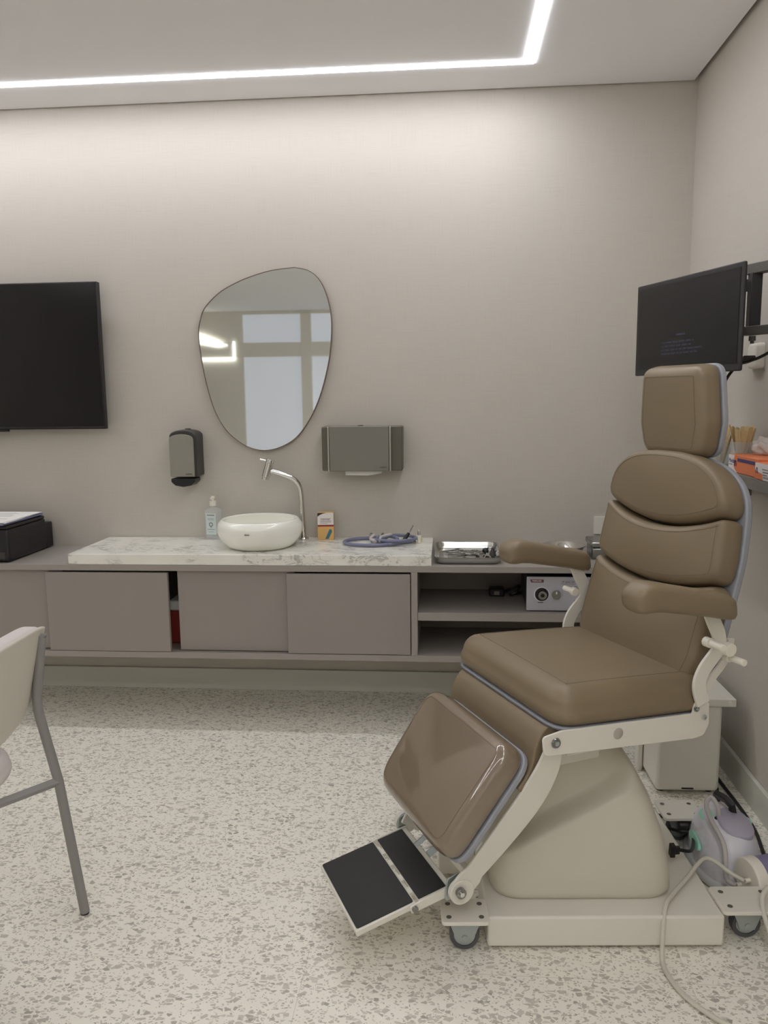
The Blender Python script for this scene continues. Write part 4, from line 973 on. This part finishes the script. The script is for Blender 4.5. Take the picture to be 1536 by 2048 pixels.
bm = BM(); cyl(bm, W(px + .01, py, 1.727), W(px + .01, py, 1.731), .012, 18); fin('arm_cap', bm, M['zinc'], t)
bm = BM(); vs = box(bm, (.985, 2.22, 1.49), (1.008, 2.36, 1.76)); bmesh.ops.transform(bm, matrix=inv, verts=vs); fin('wall_bracket', bm, M['black_matte'], t, bevel=.003)
bm = BM(); cyl(bm, W(.95, 2.38, 1.535), W(.965, 2.355, 1.535), .028, 24); fin('arm_hub', bm, M['black'], t, bevel=.002)
# cables from the monitor
bm = BM(); tube(bm, catmull([(.960, 2.37, 1.51), (.945, 2.40, 1.48), (.915, 2.46, 1.452), (.882, 2.50, 1.440), (.855, 2.52, 1.405), (.835, 2.54, 1.350), (.82, 2.56, 1.29), (.82, 2.58, 1.20)], 8), .0045, 10)
tube(bm, catmull([(.915, 2.46, 1.452), (.885, 2.475, 1.440), (.85, 2.49, 1.436)], 5), .004, 8); tube(bm, catmull([(.882, 2.50, 1.440), (.86, 2.50, 1.425), (.83, 2.50, 1.418)], 5), .003, 8)
mc_ = fin('cable', bm, M['black']); tag(mc_, 'black cable bundle hanging from the monitor arm', 'cable')
bm = BM(); tube(bm, [(.872, 2.488, 1.445), (.886, 2.476, 1.452), (.905, 2.458, 1.455)], [.006, .017, .010], 6, flat=(1, .6)); fin('tape_wrap', bm, M['black'], mc_)
bm = BM(); tube(bm, catmull([(.80, 2.55, 1.405), (.795, 2.56, 1.36), (.79, 2.58, 1.28)], 6), .005, 10); tag(fin('cable', bm, M['black']), 'short black cable straight below the monitor', 'cable')
# white sensor box on right wall
t = thing('wall_sensor', 'rounded white box on the right wall below the monitor arm', 'sensor', (XR - .0005, 2.695, 1.470))
bm = BM(); rr = []
for x, s in ((0, 1), (-.012, 1), (-.022, .93), (-.026, .8)): rr.append([(x, a * s, b * s) for a, b in rrect(-.042, .042, -.042, .040, .014)])
loft(bm, rr); fin('cover', bm, M['plastic_white'], t, ang=50)
bm = BM(); box(bm, (-.004, -.045, -.050), (0, .045, -.0425)); fin('back_plate', bm, M['disp_edge'], t)

# ------------------------------------------------------------------ shelf with supplies on right wall
SX, SZ = .858, 1.1125
t = thing('wall_shelf', 'grey metal shelf tray on the right wall behind the backrest', 'shelf', (0, 0, 0))
bm = BM(); box(bm, (SX, 1.9, SZ - .004), (XR - .001, 2.78, SZ - .001)); fin('shelf_board', bm, M['disp'], t)
bm = BM(); box(bm, (SX, 1.9, SZ - .034), (SX + .004, 2.78, SZ - .0041)); fin('front_lip', bm, M['disp'], t, bevel=.001)
bm = BM(); box(bm, (SX + .04, 2.70, SZ - .10), (XR - .001, 2.706, SZ - .0041)); box(bm, (SX + .04, 2.0, SZ - .10), (XR - .001, 2.006, SZ - .0041)); fin('bracket', bm, M['disp'], t)
def glove_box(y1, y0, x0, h, label, rot=0, kind=0):
    t = thing('glove_box', label, 'box', (x0, (y0 + y1) / 2, SZ), R(rot), 'orange and white supply boxes on the shelf'); L = (y1 - y0) / 2
    obox('carton', (0, -L, 0), (.115, L, h), M['orange'], t, bevel=.0012)
    SD = frame((-.0002, 0, 0), (0, -1, 0), (0, 0, 1))         # writing that faces -x
    if kind == 0:
        bm = BM(); prism(bm, [(-L, .0005), (-L, h - .0005), (-L + .050, h - .0005), (-L + .043, h * .7), (-L + .043, h * .35), (-L + .055, h * .15), (-L + .075, .0005)], 0, .0005, SD); fin('white_end', bm, M['print_white'], t)
        text('print', 'Medix', .020, M['navy'], t, frame((-.0008, L - .004, h * .64), (0, -1, 0), (0, 0, 1)))
        bm = BM(); box(bm, (-.0010, L - .034, h * .40), (-.0006, L - .006, h * .44)); fin('underline', bm, M['navy'], t)
        bm = BM(); box(bm, (-.0010, -L, h * .66), (-.0006, L - .075, h * .84)); fin('navy_band', bm, M['navy'], t)
        yy = L - .060
    else:
        bm = BM(); prism(bm, [(-L + .006, h - .0005), (-L + .004, h * .55), (-L + .03, h * .42), (-L + .055, h * .38), (-L + .062, h * .2), (-L + .062, .0005), (L - .03, .0005), (L - .06, h * .4), (L - .075, h - .0005)][::-1], 0, .0005, SD); fin('white_field', bm, M['print_white'], t)
        bm = BM()
        for i, (a, b) in enumerate(((.055, .085), (.060, .09), (.060, .082))): box(bm, (-.0011, L - b - .01, h * (.62 - i * .16)), (-.0007, L - a, h * (.68 - i * .16)))
        for i in range(3): box(bm, (-.0011, L - .105, h * (.22 - i * .05)), (-.0007, L - .065, h * (.245 - i * .05)))
        fin('small_print', bm, M['text_grey'], t); yy = L - .018
        bm = BM(); cyl(bm, (-.0012, L - .135, h * .72), (-.0007, L - .135, h * .72), .014, 20); fin('blue_seal', bm, M['teal'], t)
    bm = BM(); tube(bm, catmull([(-.001, yy + .006, h * .36), (-.001, yy + .004, h * .62), (-.001, yy, h * .70), (-.001, yy - .004, h * .62), (-.001, yy - .006, h * .36)], 4), .0009, 6); fin('arch_mark', bm, M['navy'], t)
glove_box(2.532, 2.30, .872, .052, 'orange supply box with a white end, the farther one on the shelf')
glove_box(2.375, 2.10, .859, .041, 'orange and white supply box at the near front of the shelf', kind=1) if False else None
glove_box(2.292, 2.02, .861, .046, 'orange and white supply box, the nearer one on the shelf', kind=1)
# tongue depressors in a clear cup
random.seed(11)
def cup(x, y, n, label, lab2, H=.085, hh=.125, s0=0):
    t = thing('clear_cup', label, 'cup', (x, y, SZ))
    bm = BM(); lathe(bm, [(0, 0), (.030, 0), (.036, H), (.0345, H), (.029, .002), (0, .002)], 28); fin('wall', bm, M['clear'], t)
    for k in range(n):
        a = 2 * PI * k / n + random.random() * .5; rr_ = .010 + .008 * random.random()
        b0 = Vector((rr_ * .6 * math.cos(a), rr_ * .6 * math.sin(a), .004)); b1 = Vector((rr_ * 2.0 * math.cos(a), rr_ * 3.2 * math.sin(a) - .004, hh)); b0.z += random.uniform(-.002, .014)
        d_ = (b1 - b0).normalized(); mx_ = frame(b0 + Vector((x, y, SZ)), d_.cross(Vector((math.cos(a), math.sin(a), 0))).normalized(), d_)
        bm = BM(); prism(bm, rpoly([(-.008, 0), (.008, 0), (.008, hh), (-.008, hh)], .0078, 5), -.0008, .0008, mx_)
        tag(fin('tongue_depressor', bm, M['wood'], bevel=.0003), lab2, 'tongue depressor', lab2 + ' group')
cup(.935, 2.60, 12, 'clear cup full of wooden sticks behind the orange boxes', 'wooden tongue depressor standing in the cup behind the orange boxes')
cup(.90, 2.70, 5, 'clear cup seen in the gap under the headrest', 'wooden tongue depressor seen in the gap under the headrest', hh=.12)
# crumpled clear bag
bm = BM(); bmesh.ops.create_icosphere(bm, subdivisions=4, radius=.045)
for v in bm.verts:
    n_ = v.co.normalized(); k = .85 + .16 * math.sin(n_.x * 5 + n_.z * 4) * math.cos(n_.y * 5) + .03 * math.sin(n_.z * 13 + n_.x * 9)
    v.co = Vector((n_.x * .040 * k, n_.y * .055 * k, max(-.02, n_.z * .040 * k))); v.co.z += .02
o = fin('plastic_bag', bm, mat('crumpled_clear_film', (228, 224, 218), .25, alpha=.6), ang=60); o.location = (.955, 2.47, SZ + .052); tag(o, 'crumpled clear plastic bag behind the orange supply boxes', 'bag')
bm = BM(); box(bm, (.895, 2.385, SZ), (1.0, 2.545, SZ + .0005)); bm.free()
o = obox('wadding_box', (.928, 2.40, SZ + .0002), (1.0, 2.535, SZ + .050), M['print_white'], None, bevel=.004) if False else None
o = obox('small_carton', (.992 - .0, 2.40, SZ + .0002), (1.006, 2.53, SZ + .07), M['print_white'], None, bevel=.002); tag(o, 'small white carton standing against the wall behind the plastic bag', 'box')
o.location = (-.001, 0, 0)
bm = BM(); lathe(bm, [(0, 0), (.018, 0), (.018, .05), (.012, .058), (.012, .066), (0, .066)], 22); o = fin('teal_bottle', bm, mat('pale_teal_plastic', (130, 152, 158), .4)); o.location = (.885, 2.755, SZ + .0002); tag(o, 'pale teal bottle at the far end of the wall shelf', 'bottle')

# ------------------------------------------------------------------ visitor chair on the left
t = thing('visitor_chair', 'off-white upholstered visitor chair with grey tube legs at the left edge', 'chair', (-1.20, 1.66, 0), 0)
# local: +x toward room (back side), y away from the camera; foot targets (.238,.198) and (.2,-.2)
ox, oy = -1.20, 1.66
def P(x, y, z): return (x - ox, y - oy, z)
# backrest: bowed panel running along y, leaning out at the top
cols = []
def back_pt(s, h, off):
    # s -1 (near) .. 1 (far), h 0..1
    y = 1.66 + s * (.262 if s > 0 else .232)
    lean = .045 * h
    wrap = -.03 * (abs(s) ** 3)
    x = -1.075 + lean + wrap + off
    zt = .785 - .035 * (1 - s) * .2; zb = .535 + .0 
    edge = .10 * max(0, abs(s) - .45) ** 1.5 * 1.4
    z0 = zb + (0 if s < 0 else 0) + .06 * abs(s) ** 2; z1 = .788 - .02 * abs(s) ** 4
    return P(x, y, z0 + (z1 - z0) * h)
def shell(name, off0, off1, m, grow=0.0, bevel=.008, h0=0.0, h1=1.0):
    bm = BM(); ns, nh = 22, 10; A = []; B = []
    for i in range(ns + 1):
        s = (-1 + 2 * i / ns) * (1 + grow); A.append([bm.verts.new(back_pt(s, h0 + (h1 - h0) * j / nh, off0)) for j in range(nh + 1)]); B.append([bm.verts.new(back_pt(s, h0 + (h1 - h0) * j / nh, off1)) for j in range(nh + 1)])
    for G in (A, B):
        for i in range(ns):
            for j in range(nh): bm.faces.new((G[i][j], G[i + 1][j], G[i + 1][j + 1], G[i][j + 1]))
    for i in range(ns):
        bm.faces.new((A[i][0], A[i + 1][0], B[i + 1][0], B[i][0])); bm.faces.new((A[i][nh], A[i + 1][nh], B[i + 1][nh], B[i][nh]))
    for j in range(nh):
        bm.faces.new((A[0][j], A[0][j + 1], B[0][j + 1], B[0][j])); bm.faces.new((A[ns][j], A[ns][j + 1], B[ns][j + 1], B[ns][j]))
    return fin(name, bm, m, t, bevel=bevel, seg=4, ang=50)
shell('backrest', .0, .014, M['chair_white'], bevel=.005)
shell('backrest_padding', -.052, -.0005, M['chair_pink'], bevel=.012, h1=.995)
# seat
SQ = frame(P(-1.255, 1.66, .425), (1, 0, 0), (0, 1, 0))
bm = BM(); rg = pad(bm, rrect(-.23, .178, -.225, .195, .15, 12), .055, .022, .006, SQ, bulge=.004); se = fin('seat', bm, M['chair_pink'], t, ang=80); seam(rg, se, M['chair_frame'], .002, 'piping')
# legs
lt = .0125
far = [P(-.962, 1.858, .004), P(-1.010, 1.862, .37), P(-1.058, 1.868, .575), P(-1.036, 1.878, .755)]
near = [P(-.975, 1.455, .004), P(-1.012, 1.452, .37), P(-1.058, 1.448, .575), P(-1.036, 1.444, .75)]
for q in (far, near):
    bm = BM(); a, b, c, d = [Vector(v) for v in q]
    path = [a, b, b.lerp(c, .85), c.lerp(b, .06) + (d - c) * .02, c.lerp(d, .12), d]
    tube(bm, path, lt, 16, flat=(1, 1)); lg = fin('leg', bm, M['chair_frame'], t, ang=60)
    bm = BM(); cyl(bm, a + Vector((0, 0, -.004)), a + Vector((0, 0, .004)), .011, 16); fin('foot_cap', bm, M['rubber'], lg)
    bm = BM(); dd = Vector(q[3]); cyl(bm, dd, dd + Vector((0, 0, .004)), .0135, 16); fin('top_cap', bm, M['chair_frame'], lg)
    s = 1 if q is far else -1
    bm = BM(); f0 = P(-1.46, 1.66 + s * .20, .004); f1 = P(-1.44, 1.66 + s * .20, .40); tube(bm, [f0, f1], lt, 14); l2 = fin('leg', bm, M['chair_frame'], t)
    bm = BM(); tube(bm, [q[1], P(-1.10, 1.66 + s * .075, .372), P(-1.20, 1.66 + s * .07, .40), P(-1.44, 1.66 + s * .19, .405)], lt, 4, flat=(1.1, 1.1)); fin('side_rail', bm, M['chair_frame'], t, bevel=.003)
bm = BM(); tube(bm, [P(-1.15, 1.47, .408), P(-1.15, 1.85, .408)], .010, 10); tube(bm, [P(-1.38, 1.47, .408), P(-1.38, 1.85, .408)], .010, 10); fin('cross_tube', bm, M['chair_frame'], t)
